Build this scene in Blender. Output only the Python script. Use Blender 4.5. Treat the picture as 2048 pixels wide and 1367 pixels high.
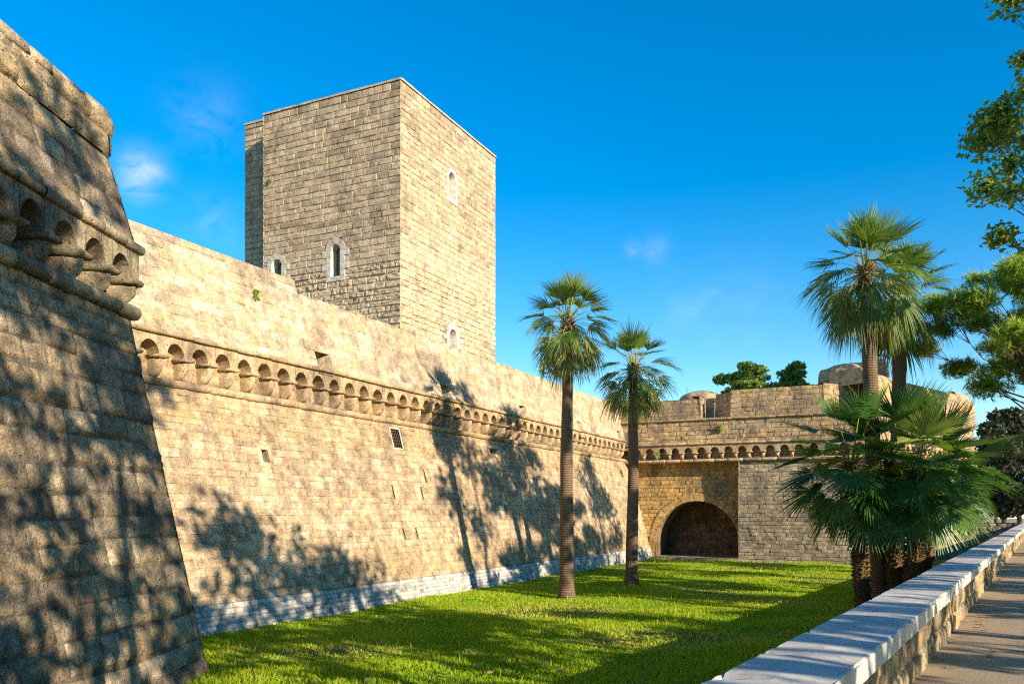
import bpy, math, random
import numpy as np
from mathutils import Vector, Matrix, noise as mnoise

for o in list(bpy.data.objects):
    bpy.data.objects.remove(o, do_unlink=True)
SC = bpy.context.scene
COL = SC.collection
R = math.radians

# ------------------------------------------------------------------ camera
THETA = R(25.8)
EYE = 3.5
cam_d = bpy.data.cameras.new('camera')
cam_d.sensor_width = 36.0
cam_d.lens = 1700 / 2048 * 36
cam_d.shift_y = (1022 - 683.5) / 2048
cam_d.clip_start = 0.05
cam_d.clip_end = 4000
cam = bpy.data.objects.new('camera', cam_d)
cam.location = (0, 0, EYE)
cam.rotation_euler = (R(90), 0, THETA)
COL.objects.link(cam)
SC.camera = cam
SC.render.resolution_x, SC.render.resolution_y = 1024, 683

# ------------------------------------------------------------------ light
SUN_EL = R(19.5)
SUN_AZ = math.atan2(0.95, -0.312)          # clockwise from +Y, towards the sun
world = bpy.data.worlds.new('World')
SC.world = world
world.use_nodes = True
wn = world.node_tree
wn.nodes.clear()
w_out = wn.nodes.new('ShaderNodeOutputWorld')
w_bg = wn.nodes.new('ShaderNodeBackground')
w_sky = wn.nodes.new('ShaderNodeTexSky')
w_sky.sky_type = 'NISHITA'
w_sky.sun_disc = False
w_sky.sun_elevation = SUN_EL
w_sky.sun_rotation = SUN_AZ
w_sky.air_density = 1.0
w_sky.dust_density = 0.05
w_sky.ozone_density = 2.0
w_bg.inputs['Strength'].default_value = 0.13
w_hsv = wn.nodes.new('ShaderNodeHueSaturation')
w_hsv.inputs['Hue'].default_value = 0.501
w_hsv.inputs['Saturation'].default_value = 1.56
w_hsv.inputs['Value'].default_value = 1.0
wn.links.new(w_sky.outputs[0], w_hsv.inputs['Color'])
# a few wisps of cloud, fixed by their direction in the sky
w_tc = wn.nodes.new('ShaderNodeTexCoord')
def wmath(op, a, b=None):
    n = wn.nodes.new('ShaderNodeMath'); n.operation = op
    for i, v in enumerate((a, b)):
        if v is None: continue
        if isinstance(v, (int, float)): n.inputs[i].default_value = v
        else: wn.links.new(v, n.inputs[i])
    return n.outputs[0]
def sky_dir(px, py):
    r, u = (px - 1024) / 1700, (1022 - py) / 1700
    x = r * math.cos(THETA) - math.sin(THETA)
    y = r * math.sin(THETA) + math.cos(THETA)
    return Vector((x, y, u)).normalized()
w_map = wn.nodes.new('ShaderNodeMapping'); w_map.inputs['Scale'].default_value = (22, 22, 40)
wn.links.new(w_tc.outputs['Generated'], w_map.inputs['Vector'])
w_noise = wn.nodes.new('ShaderNodeTexNoise')
w_noise.inputs['Scale'].default_value = 1.0; w_noise.inputs['Detail'].default_value = 9
w_noise.inputs['Roughness'].default_value = 0.62; w_noise.inputs['Distortion'].default_value = 0.6
wn.links.new(w_map.outputs[0], w_noise.inputs['Vector'])
mask = None
for px, py, rad, amp in ((283, 345, 0.019, 0.7), (272, 372, 0.013, 0.4), (410, 235, 0.03, 0.14), (430, 445, 0.025, 0.16),
                         (1262, 497, 0.008, 0.4), (1310, 499, 0.014, 0.2), (1380, 615, 0.03, 0.12), (1480, 600, 0.04, 0.1)):
    d = sky_dir(px, py)
    vm = wn.nodes.new('ShaderNodeVectorMath'); vm.operation = 'DISTANCE'
    wn.links.new(w_tc.outputs['Generated'], vm.inputs[0]); vm.inputs[1].default_value = d
    q = wmath('DIVIDE', vm.outputs['Value'], rad)
    q = wmath('MULTIPLY', q, q)
    q = wmath('MULTIPLY', q, -1.0)
    q = wmath('EXPONENT', q)
    q = wmath('MULTIPLY', q, amp)
    mask = q if mask is None else wmath('ADD', mask, q)
wr = wn.nodes.new('ShaderNodeMapRange')
wr.inputs['From Min'].default_value = 0.34; wr.inputs['From Max'].default_value = 0.72
wn.links.new(w_noise.outputs[0], wr.inputs['Value'])
cl = wmath('MULTIPLY', wr.outputs[0], mask)
cl = wmath('MINIMUM', cl, 0.8)
w_mix = wn.nodes.new('ShaderNodeMix'); w_mix.data_type = 'RGBA'
wn.links.new(cl, w_mix.inputs[0])
wn.links.new(w_hsv.outputs[0], w_mix.inputs[6])
w_mix.inputs[7].default_value = (4.4, 4.8, 5.4, 1)
wn.links.new(w_mix.outputs[2], w_bg.inputs['Color'])
wn.links.new(w_bg.outputs[0], w_out.inputs[0])

sun_d = bpy.data.lights.new('sun', 'SUN')
sun_d.energy = 5.0
sun_d.angle = R(0.53)
sun_d.color = (1.0, 0.85, 0.645)
sun = bpy.data.objects.new('sun', sun_d)
ce = math.cos(SUN_EL)
to_sun = Vector((math.sin(SUN_AZ) * ce, math.cos(SUN_AZ) * ce, math.sin(SUN_EL)))
sun.rotation_euler = to_sun.to_track_quat('Z', 'Y').to_euler()
sun.location = to_sun * 200
COL.objects.link(sun)

SC.view_settings.view_transform = 'Standard'
SC.view_settings.look = 'None'
SC.view_settings.gamma = 1
SC.view_settings.use_curve_mapping = False
SC.view_settings.exposure = 0.85
SC.cycles.max_bounces = 6
SC.cycles.diffuse_bounces = 3
SC.cycles.transparent_max_bounces = 8
SC.cycles.use_denoising = False
SC.cycles.filter_width = 1.2
SC.cycles.sample_clamp_indirect = 4.0

# ------------------------------------------------------------------ helpers
def cam2w(right, depth):
    return (right * math.cos(THETA) - depth * math.sin(THETA),
            right * math.sin(THETA) + depth * math.cos(THETA))

def at_depth(px, py, depth):
    """world point seen at photo pixel (px, py) at the given depth"""
    x, y = cam2w((px - 1024) / 1700 * depth, depth)
    return Vector((x, y, EYE + (1022 - py) / 1700 * depth))

def tag(o, label=None, cat=None, group=None, kind=None):
    if label: o['label'] = label
    if cat: o['category'] = cat
    if group: o['group'] = group
    if kind: o['kind'] = kind
    return o

def empty(name, loc, label, cat, group=None, rz=0.0):
    o = bpy.data.objects.new(name, None)
    o.empty_display_size = 0.3
    o.location = loc
    o.rotation_euler = (0, 0, rz)
    COL.objects.link(o)
    return tag(o, label, cat, group)

class MB:
    def __init__(s):
        s.v, s.f, s.t, s.m = [], [], [], []
    def vert(s, p, t=(0.5, 0.5, 0.5)):
        s.v.append((p[0], p[1], p[2])); s.t.append(t)
        return len(s.v) - 1
    def face(s, ids, mi=0):
        s.f.append(tuple(ids)); s.m.append(mi)
    def quad(s, a, b, c, d, t=(0.5, 0.5, 0.5), mi=0):
        s.face([s.vert(p, t) for p in (a, b, c, d)], mi)
    def box(s, c, h, t=(0.5, 0.5, 0.5), M=None, mi=0, taper=1.0):
        ids = []
        for dz in (-1, 1):
            k = 1.0 if dz < 0 else taper
            for dx, dy in ((-1, -1), (1, -1), (1, 1), (-1, 1)):
                p = Vector((dx * h[0] * k, dy * h[1] * k, dz * h[2]))
                if M: p = M @ p
                ids.append(s.vert(p + Vector(c), t))
        for q in ((3, 2, 1, 0), (4, 5, 6, 7), (0, 1, 5, 4), (1, 2, 6, 5), (2, 3, 7, 6), (3, 0, 4, 7)):
            s.face([ids[i] for i in q], mi)
    def tube(s, pts, rad, n=8, t=(0.5, 0.5, 0.5), cap=True, mi=0, tones=None):
        rings = []
        up = Vector((0, 0, 1))
        for i, p in enumerate(pts):
            p = Vector(p)
            a = Vector(pts[max(i - 1, 0)]); b = Vector(pts[min(i + 1, len(pts) - 1)])
            d = (b - a).normalized() if (b - a).length > 1e-9 else up
            ref = Vector((1, 0, 0)) if abs(d.x) < 0.8 else Vector((0, 1, 0))
            e1 = d.cross(ref).normalized(); e2 = d.cross(e1)
            r = rad[i] if hasattr(rad, '__len__') else rad
            tt = tones[i] if tones else t
            rings.append([s.vert(p + (e1 * math.cos(k * 2 * math.pi / n) + e2 * math.sin(k * 2 * math.pi / n)) * r, tt) for k in range(n)])
        for A, B in zip(rings, rings[1:]):
            for k in range(n):
                s.face((A[k], A[(k + 1) % n], B[(k + 1) % n], B[k]), mi)
        if cap:
            s.face(list(reversed(rings[0])), mi); s.face(rings[-1], mi)
    def build(s, name, mats, parent=None, smooth=True, loc=None):
        me = bpy.data.meshes.new(name)
        me.from_pydata(s.v, [], s.f)
        for m in (mats if isinstance(mats, (list, tuple)) else [mats]):
            me.materials.append(m)
        if any(s.m):
            me.polygons.foreach_set('material_index', np.array(s.m, dtype=np.int32))
        at = me.color_attributes.new('tone', 'FLOAT_COLOR', 'POINT')
        a = np.ones((len(s.t), 4), dtype=np.float32)
        a[:, :3] = np.array(s.t, dtype=np.float32).reshape(-1, 3)
        at.data.foreach_set('color', a.ravel())
        if smooth:
            me.polygons.foreach_set('use_smooth', np.ones(len(me.polygons), dtype=bool))
        me.update()
        o = bpy.data.objects.new(name, me)
        COL.objects.link(o)
        if parent is not None:
            o.parent = parent
            # vertices were written in world space: keep them there
            if loc is None:
                o.matrix_parent_inverse = parent_inv(parent)
        if loc is not None: o.location = loc
        return o

def parent_inv(p):
    return Matrix.LocRotScale(p.location, p.rotation_euler, None).inverted() if p.parent is None else \
        (Matrix.LocRotScale(p.parent.location, p.parent.rotation_euler, None) @ p.matrix_parent_inverse).inverted() if False else \
        Matrix.LocRotScale(p.location, p.rotation_euler, None).inverted()

# ------------------------------------------------------------------ materials
class NT:
    def __init__(s, name):
        s.mat = bpy.data.materials.new(name); s.mat.use_nodes = True
        s.nt = s.mat.node_tree; s.nt.nodes.clear()
        s.out = s.nt.nodes.new('ShaderNodeOutputMaterial')
    def new(s, t, **kw):
        n = s.nt.nodes.new(t)
        for k, v in kw.items(): setattr(n, k, v)
        return n
    def link(s, a, b): s.nt.links.new(a, b)
    def put(s, sock, v):
        if isinstance(v, bpy.types.NodeSocket): s.link(v, sock)
        elif isinstance(v, tuple) and len(v) == 3 and sock.type == 'RGBA': sock.default_value = (*v, 1)
        else: sock.default_value = v
    def math(s, op, a, b=None, clamp=False):
        n = s.new('ShaderNodeMath', operation=op, use_clamp=clamp)
        s.put(n.inputs[0], a)
        if b is not None: s.put(n.inputs[1], b)
        return n.outputs[0]
    def mix(s, f, a, b, blend='MIX'):
        n = s.new('ShaderNodeMix', data_type='RGBA', blend_type=blend)
        s.put(n.inputs[0], f); s.put(n.inputs[6], a); s.put(n.inputs[7], b)
        return n.outputs[2]
    def range(s, v, a, b, c=0.0, d=1.0):
        n = s.new('ShaderNodeMapRange')
        s.put(n.inputs['Value'], v)
        for k, x in zip(('From Min', 'From Max', 'To Min', 'To Max'), (a, b, c, d)): n.inputs[k].default_value = x
        return n.outputs[0]
    def noise(s, vec, scale, detail=6, rough=0.6, dist=0.0):
        n = s.new('ShaderNodeTexNoise')
        s.link(vec, n.inputs['Vector'])
        n.inputs['Scale'].default_value = scale; n.inputs['Detail'].default_value = detail
        n.inputs['Roughness'].default_value = rough; n.inputs['Distortion'].default_value = dist
        return n.outputs[0]
    def voro(s, vec, scale, feature='F1'):
        n = s.new('ShaderNodeTexVoronoi', feature=feature)
        s.link(vec, n.inputs['Vector']); n.inputs['Scale'].default_value = scale
        return n.outputs['Distance']
    def coords(s, scale=(1, 1, 1), geo=False):
        if geo:
            o = s.new('ShaderNodeNewGeometry').outputs['Position']
        else:
            o = s.new('ShaderNodeTexCoord').outputs['Object']
        m = s.new('ShaderNodeMapping'); m.inputs['Scale'].default_value = scale
        s.link(o, m.inputs['Vector'])
        return m.outputs[0]
    def tone(s):
        a = s.new('ShaderNodeAttribute', attribute_name='tone')
        b = s.new('ShaderNodeSeparateColor'); s.link(a.outputs['Color'], b.inputs[0])
        return b.outputs
    def bump(s, h, strength=0.6, dist=0.03):
        n = s.new('ShaderNodeBump'); n.inputs['Strength'].default_value = strength
        n.inputs['Distance'].default_value = dist
        s.link(h, n.inputs['Height'])
        return n.outputs[0]
    def surface(s, col, rough=0.9, normal=None, spec=0.15, metal=0.0):
        p = s.new('ShaderNodeBsdfPrincipled')
        s.put(p.inputs['Base Color'], col); s.put(p.inputs['Roughness'], rough)
        p.inputs['Specular IOR Level'].default_value = spec
        p.inputs['Metallic'].default_value = metal
        if normal is not None: s.link(normal, p.inputs['Normal'])
        s.link(p.outputs[0], s.out.inputs[0])
        return s.mat

def stone(name, light, warm, dark, patina, pat_lo=0.47, pat_hi=0.66, pits=0.55, bump=0.7, streak=0.3, mid=1.0, pat_amt=0.85, dist=0.03, pit_scale=7.0):
    m = NT(name)
    c = m.coords(geo=True)
    t = m.tone()
    base = m.mix(t[0], light, warm)
    base = m.mix(m.range(t[1], 0.62, 1.0), base, dark)
    # broad weathering
    big = m.noise(c, 0.42, 9, 0.68, 0.6)
    base = m.mix(m.math('MULTIPLY', m.range(big, pat_lo, pat_hi), pat_amt), base, patina)
    # vertical run-off stains
    st = m.noise(m.coords((1.3, 1.3, 0.16), geo=True), 1.0, 7, 0.6, 0.2)
    base = m.mix(m.math('MULTIPLY', m.range(st, 0.5, 0.7), streak), base, patina)
    # mottling
    md = m.noise(c, 2.7, 10, 0.72)
    base = m.mix(1.0, base, m.range(md, 0.32, 0.68, 1 - 0.5 * mid, 1 + 0.36 * mid), 'MULTIPLY')
    # ochre flushes
    oc = m.noise(c, 0.9, 5, 0.6, 0.3)
    base = m.mix(m.range(oc, 0.55, 0.75, 0, 0.4), base, warm)
    # lichen dots and pits
    fine = m.noise(c, 21, 8, 0.7)
    v = m.voro(c, pit_scale)
    pitm = m.math('MULTIPLY', m.range(v, 0.08, 0.24, 1, 0), m.range(md, 0.44, 0.58))
    v2 = m.voro(c, pit_scale * 3.3)
    pitm2 = m.math('MULTIPLY', m.range(v2, 0.12, 0.3, 1, 0), m.range(fine, 0.38, 0.55))
    pm = m.math('MAXIMUM', pitm, m.math('MULTIPLY', pitm2, 0.8))
    base = m.mix(m.math('MULTIPLY', pm, pits), base, (0.035, 0.027, 0.018))
    base = m.mix(1.0, base, m.range(fine, 0.32, 0.68, 0.55, 1.42), 'MULTIPLY')
    h = m.math('ADD', m.math('MULTIPLY', md, 1.6), m.math('MULTIPLY', fine, 0.7))
    h = m.math('SUBTRACT', h, m.math('MULTIPLY', pm, 0.9))
    return m.surface(base, 0.93, m.bump(h, bump, dist), 0.1)

M_CURT = stone('curtain_stone', (0.610, 0.482, 0.330), (0.537, 0.369, 0.188), (0.366, 0.268, 0.176), (0.287, 0.212, 0.140), 0.46, 0.62, 0.6, 0.8, 0.55, 1.2)
M_UPPER = stone('upper_wall_stone', (0.650, 0.523, 0.372), (0.562, 0.403, 0.213), (0.425, 0.329, 0.226), (0.286, 0.221, 0.159), 0.49, 0.660, 0.6, 0.7, 0.5, 1.1)
M_TRIM = stone('carved_stone', (0.552, 0.421, 0.268), (0.504, 0.350, 0.179), (0.300, 0.222, 0.147), (0.192, 0.140, 0.095), 0.5, 0.68, 0.75, 0.8, 0.3)
M_BAST = stone('bastion_stone', (0.55, 0.445, 0.30), (0.52, 0.375, 0.205), (0.20, 0.165, 0.125), (0.165, 0.135, 0.10), 0.46, 0.62, 0.6, 1.0, 0.4, 1.2, dist=0.045, pit_scale=9)
M_BASTTRIM = stone('bastion_carved_stone', (0.425, 0.350, 0.231), (0.388, 0.294, 0.163), (0.188, 0.156, 0.112), (0.125, 0.106, 0.081), 0.44, 0.62, 0.8, 0.9, 0.5, dist=0.03)
M_TOWER = stone('tower_stone', (0.607, 0.486, 0.339), (0.530, 0.388, 0.235), (0.323, 0.254, 0.181), (0.265, 0.205, 0.142), 0.53, 0.64, 0.5, 0.7, 0.25, 0.9)
M_END = stone('end_wall_stone', (0.525, 0.414, 0.287), (0.537, 0.360, 0.159), (0.250, 0.195, 0.147), (0.180, 0.146, 0.121), 0.47, 0.64, 0.8, 0.85, 0.35, 1.15)
M_ENDGREY = stone('grey_end_stone', (0.443, 0.376, 0.269), (0.429, 0.320, 0.187), (0.229, 0.198, 0.150), (0.200, 0.171, 0.132), 0.45, 0.62, 0.8, 0.85, 0.35, 1.15)
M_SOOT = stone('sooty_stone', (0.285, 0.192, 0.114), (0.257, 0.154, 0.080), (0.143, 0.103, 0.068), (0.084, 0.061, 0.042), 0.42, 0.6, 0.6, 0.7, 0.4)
M_OCHRE = stone('ochre_stone', (0.56, 0.40, 0.19), (0.54, 0.34, 0.11), (0.30, 0.21, 0.12), (0.21, 0.16, 0.10), 0.48, 0.64, 0.8, 0.9, 0.35, 1.25, dist=0.05)
M_WHITE = stone('white_limestone', (0.70, 0.66, 0.60), (0.60, 0.55, 0.46), (0.26, 0.25, 0.24), (0.36, 0.34, 0.31), 0.52, 0.7, 0.5, 0.6, 0.3)
M_TRIMWHITE = stone('white_window_stone', (0.66, 0.61, 0.52), (0.60, 0.53, 0.42), (0.45, 0.40, 0.32), (0.38, 0.33, 0.26), 0.55, 0.75, 0.3, 0.4, 0.3)
M_RUBBLE = stone('parapet_rubble_stone', (0.460, 0.368, 0.236), (0.460, 0.322, 0.161), (0.196, 0.161, 0.115), (0.172, 0.138, 0.098), 0.48, 0.66, 0.7, 0.9, 0.4, 1.1, dist=0.02, pit_scale=16)

def mk_coping():
    m = NT('grey_marble_coping')
    c = m.coords(geo=True); t = m.tone()
    base = m.mix(t[0], (0.54, 0.51, 0.465), (0.63, 0.595, 0.54))
    vein = m.noise(m.coords((2.2, 0.8, 2), geo=True), 3.0, 10, 0.65, 1.2)
    base = m.mix(m.range(vein, 0.5, 0.72, 0, 0.5), base, (0.34, 0.34, 0.35))
    dirt = m.noise(c, 5.0, 8, 0.7)
    base = m.mix(m.range(dirt, 0.5, 0.72, 0, 0.7), base, (0.25, 0.215, 0.175))
    big = m.noise(c, 0.9, 8, 0.7, .5)
    base = m.mix(m.range(big, .45, .7, 0, .55), base, (0.30, 0.275, 0.24))
    sp = m.voro(c, 22)
    base = m.mix(m.math('MULTIPLY', m.range(sp, 0.06, 0.12, 1, 0), m.range(dirt, 0.5, 0.6)), base, (0.06, 0.05, 0.045))
    fine = m.noise(c, 60, 5, 0.6)
    h = m.math('ADD', m.math('MULTIPLY', dirt, 0.8), m.math('MULTIPLY', fine, 0.3))
    return m.surface(base, m.range(dirt, 0.3, 0.7, 0.5, 0.75), m.bump(h, 0.35, 0.012), 0.35)
M_COPING = mk_coping()

def mk_ground(name, a, b, c3, sc, bumpd=0.03):
    m = NT(name); c = m.coords(geo=True)
    n1 = m.noise(c, sc, 8, 0.65, 0.4); n2 = m.noise(c, sc * 9, 8, 0.7); n3 = m.noise(c, 90, 4, 0.6)
    base = m.mix(m.range(n1, 0.35, 0.65), a, b)
    base = m.mix(m.range(n2, 0.52, 0.72, 0, 0.7), base, c3)
    base = m.mix(1.0, base, m.range(n3, 0.2, 0.8, 0.6, 1.4), 'MULTIPLY')
    h = m.math('ADD', m.math('MULTIPLY', n2, 0.8), m.math('MULTIPLY', n3, 0.4))
    return m.surface(base, 0.95, m.bump(h, 0.6, bumpd), 0.1)
M_PATH = mk_ground('path_ground', (0.36, 0.285, 0.20), (0.44, 0.33, 0.21), (0.23, 0.19, 0.145), 0.6)
M_SOIL = mk_ground('lawn_soil', (0.06, 0.10, 0.014), (0.09, 0.12, 0.02), (0.12, 0.095, 0.05), 0.8)
M_EARTH = mk_ground('earth', (0.09, 0.10, 0.04), (0.14, 0.11, 0.06), (0.07, 0.08, 0.03), 0.3)

def leaf_mat(name, a, b, c3=None, trans=0.35, rough=0.5, spec=0.3):
    m = NT(name); t = m.tone()
    base = m.mix(t[0], a, b)
    if c3: base = m.mix(m.range(t[1], 0.8, 0.95), base, c3)
    p = m.new('ShaderNodeBsdfPrincipled')
    m.put(p.inputs['Base Color'], base); p.inputs['Roughness'].default_value = rough
    p.inputs['Specular IOR Level'].default_value = spec
    tr = m.new('ShaderNodeBsdfTranslucent')
    m.put(tr.inputs['Color'], m.mix(1.0, base, (1.35, 1.45, 0.7), 'MULTIPLY'))
    mx = m.new('ShaderNodeMixShader'); mx.inputs[0].default_value = trans
    m.link(p.outputs[0], mx.inputs[1]); m.link(tr.outputs[0], mx.inputs[2])
    m.link(mx.outputs[0], m.out.inputs[0])
    return m.mat
M_GRASS = leaf_mat('grass_blade', (0.21, 0.37, 0.012), (0.42, 0.50, 0.025), (0.58, 0.50, 0.15), 0.45, 0.55, 0.2)
M_PALM = leaf_mat('palm_leaf', (0.09, 0.17, 0.032), (0.27, 0.33, 0.07), (0.50, 0.46, 0.15), 0.36, 0.38, 0.5)
M_FAN = leaf_mat('fan_palm_leaf', (0.04, 0.125, 0.025), (0.18, 0.29, 0.045), (0.36, 0.40, 0.08), 0.3, 0.36, 0.5)
M_DRY = leaf_mat('dry_palm_leaf', (0.24, 0.15, 0.05), (0.20, 0.17, 0.06), (0.14, 0.09, 0.04), 0.2, 0.7, 0.1)
M_POPLAR = leaf_mat('broad_leaf', (0.085, 0.175, 0.03), (0.19, 0.275, 0.04), (0.38, 0.38, 0.06), 0.38, 0.42, 0.4)
M_PINE = leaf_mat('pine_needle', (0.16, 0.27, 0.03), (0.36, 0.46, 0.05), None, 0.3, 0.55, 0.2)
M_FIG = leaf_mat('fig_leaf', (0.11, 0.21, 0.03), (0.23, 0.31, 0.045), None, 0.3, 0.45, 0.3)
M_DARKTREE = leaf_mat('oak_leaf', (0.035, 0.05, 0.024), (0.07, 0.075, 0.04), (0.10, 0.09, 0.05), 0.2, 0.5, 0.3)
M_LITTER = leaf_mat('fallen_leaf', (0.30, 0.19, 0.08), (0.48, 0.36, 0.2), None, 0.15, 0.8, 0.1)

def mk_bark(name, a, b, ring=True, sc=14):
    m = NT(name); c = m.coords(geo=True); t = m.tone()
    n = m.noise(c, 6, 8, 0.7)
    base = m.mix(n, a, b)
    base = m.mix(1.0, base, m.range(t[0], 0, 1, 0.7, 1.3), 'MULTIPLY')
    if ring:
        w = m.new('ShaderNodeTexWave', wave_type='BANDS', bands_direction='Z')
        m.link(c, w.inputs['Vector'])
        w.inputs['Scale'].default_value = 3.4; w.inputs['Distortion'].default_value = 2.5
        w.inputs['Detail'].default_value = 4; w.inputs['Detail Scale'].default_value = 2.2
        base = m.mix(m.range(w.outputs['Fac'], 0.0, 0.35, 0.6, 0), base, (0.03, 0.022, 0.015))
        v = m.noise(m.coords((14, 14, 1.2), geo=True), 1.0, 6, 0.6)
        h = m.math('ADD', w.outputs['Fac'], m.math('MULTIPLY', v, 1.2))
    else:
        v = m.noise(m.coords((sc, sc, 2.0), geo=True), 1.0, 8, 0.7)
        base = m.mix(m.range(v, 0.35, 0.55, 0.6, 0), base, (0.02, 0.016, 0.012))
        h = v
    return m.surface(base, 0.95, m.bump(h, 0.8, 0.03), 0.1)
M_PTRUNK = mk_bark('palm_bark', (0.16, 0.105, 0.065), (0.26, 0.18, 0.115))
M_BOOT = mk_bark('leaf_base_bark', (0.10, 0.06, 0.03), (0.24, 0.15, 0.07), False, 18)
M_BARK = mk_bark('tree_bark', (0.10, 0.075, 0.055), (0.19, 0.15, 0.11), False)

def plain(name, col, rough=0.6, metal=0.0, nz=0.25, sc=8):
    m = NT(name); c = m.coords(geo=True)
    n = m.noise(c, sc, 6, 0.65)
    base = m.mix(1.0, col, m.range(n, 0.25, 0.75, 1 - nz, 1 + nz), 'MULTIPLY')
    return m.surface(base, rough, m.bump(n, 0.2, 0.01), 0.3, metal)
M_IRON = plain('rusty_iron', (0.13, 0.075, 0.05), 0.8, 0.3, 0.5, 20)
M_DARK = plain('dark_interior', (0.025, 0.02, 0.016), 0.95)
M_GLASS = plain('old_window_glass', (0.07, 0.075, 0.075), 0.15, 0.0, 0.3, 2)
M_WOOD = plain('weathered_wood', (0.16, 0.105, 0.065), 0.75)
M_POLE = plain('white_pole', (0.6, 0.6, 0.6), 0.5)
M_PLASTER = plain('white_plaster', (0.62, 0.60, 0.57), 0.85, 0, 0.12)
M_REDTRIM = plain('red_brick_trim', (0.32, 0.13, 0.09), 0.85)
M_BLUE = plain('blue_painted_metal', (0.05, 0.16, 0.40), 0.5)
M_CARW = plain('white_car_paint', (0.7, 0.7, 0.72), 0.3, 0, 0.05)
M_TYRE = plain('tyre_rubber', (0.03, 0.03, 0.03), 0.9)
M_TERRACE = mk_ground('terrace_paving', (0.30, 0.25, 0.17), (0.24, 0.2, 0.14), (0.16, 0.14, 0.1), 0.5)

# ------------------------------------------------------------------ masonry
def panel(p0, p1, side, z0=0.0, batter=0.0):
    """P(u, z, n): a wall face from p0 to p1; side=+1: the outside is to the right of the walk p0->p1"""
    p0 = Vector((p0[0], p0[1])); p1 = Vector((p1[0], p1[1]))
    L = (p1 - p0).length
    U = (p1 - p0) / L
    N = Vector((U.y, -U.x)) * side
    k = 1 / math.sqrt(1 + batter * batter)
    def P(u, z, n=0.0):
        h = -batter * (z - z0) + n * k
        return Vector((p0.x + U.x * u + N.x * h, p0.y + U.y * u + N.y * h, z + n * k * batter))
    P.L = L; P.U = U; P.N = N; P.side = side
    return P

def masonry(mb, P, urange, z0, z1, ch, bl, d, gap, grid=(1, 1), holes=None, rough=0.006, seed=0, bev=0.02, tonef=None, offs=0.012, back=True, waver=0.0, bt=(0.45, 0.9, 0.1)):
    rg = random.Random(seed)
    flip = P.side < 0
    n = max(1, round((z1 - z0) / ch))
    hs = [rg.uniform(0.82, 1.18) for _ in range(n)]
    k = (z1 - z0) / sum(hs)
    z = z0
    uf = urange if callable(urange) else (lambda zz: urange)
    def quad(ids):
        mb.face(ids[::-1] if flip else ids)
    for h in hs:
        za, zb = z, z + h * k
        z = zb
        zm = (za + zb) / 2
        a0, a1 = uf(za); b0, b1 = uf(zb)
        ivs = [(0.0, 1.0)]
        m0, m1 = uf(zm)
        for (ha, hb) in (holes(za, zb) if holes else []):
            fa, fb = (ha - m0) / (m1 - m0), (hb - m0) / (m1 - m0)
            nv = []
            for s, e in ivs:
                if fb <= s or fa >= e: nv.append((s, e)); continue
                if fa > s: nv.append((s, fa))
                if fb < e: nv.append((fb, e))
            ivs = nv
        for s, e in ivs:
            Ltot = (e - s) * (m1 - m0)
            if Ltot < 0.02: continue
            def UU(f, tz):
                lo = a0 + (b0 - a0) * tz; hi = a1 + (b1 - a1) * tz
                return lo + (hi - lo) * f
            if back:
                ids = [mb.vert(P(UU(s, 0), za, -d * 0.75), bt), mb.vert(P(UU(e, 0), za, -d * 0.75), bt),
                       mb.vert(P(UU(e, 1), zb, -d * 0.75), bt), mb.vert(P(UU(s, 1), zb, -d * 0.75), bt)]
                quad(ids)
            cuts = [0.0]
            x = 0.0
            while True:
                x += bl * rg.uniform(0.6, 1.4)
                if x > Ltot - bl * 0.45: break
                cuts.append(x)
            cuts.append(Ltot)
            for ca, cb in zip(cuts, cuts[1:]):
                Lb = cb - ca
                f0 = s + (e - s) * ca / Ltot; f1 = s + (e - s) * cb / Ltot
                tone = (rg.random(), rg.random(), rg.random())
                if tonef: tone = tonef(P(UU((f0 + f1) / 2, 0.5), zm), tone)
                off = rg.uniform(-offs, offs)
                nx, ny = grid
                g = min(gap * rg.uniform(0.7, 1.3), Lb * 0.2)
                bv = min(bev, Lb * 0.25, (zb - za) * 0.25)
                su = [g / 2 / Lb] + [(g / 2 + bv + (Lb - g - 2 * bv) * i / nx) / Lb for i in range(nx + 1)] + [1 - g / 2 / Lb]
                H = zb - za
                gz = min(gap, H * 0.2)
                sv = [gz / 2 / H] + [(gz / 2 + bv + (H - gz - 2 * bv) * i / ny) / H for i in range(ny + 1)] + [1 - gz / 2 / H]
                ids = []
                jx = [rg.uniform(-1, 1) * bv * 0.3 for _ in range(4)]
                for j, tv in enumerate(sv):
                    row = []
                    for i, tu in enumerate(su):
                        ring = i == 0 or j == 0 or i == nx + 2 or j == ny + 2
                        edge = (not ring) and (i == 1 or j == 1 or i == nx + 1 or j == ny + 1)
                        corner = edge and (i in (1, nx + 1)) and (j in (1, ny + 1))
                        nn = -d if ring else off + rg.uniform(-rough, rough)
                        if edge and nx > 1: nn -= rg.random() * bv * 0.35
                        if corner: nn -= rg.random() * bv * 0.5
                        f = f0 + (f1 - f0) * tu
                        zz = za + H * tv
                        if waver: zz += waver * mnoise.noise(Vector((f * (m1 - m0) * 0.35, zm * 0.9, seed)))
                        row.append(mb.vert(P(UU(f, tv), zz, nn), tone))
                    ids.append(row)
                for j in range(len(sv) - 1):
                    for i in range(len(su) - 1):
                        quad([ids[j][i], ids[j][i + 1], ids[j + 1][i + 1], ids[j + 1][i]])

def rect_hole(*rects):
    def h(za, zb):
        return [(a, b) for (a, b, lo, hi) in rects if zb > lo + 0.02 and za < hi - 0.02]
    return h

def hole_snap(z0, z1, n, seed, lo, hi): pass

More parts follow.
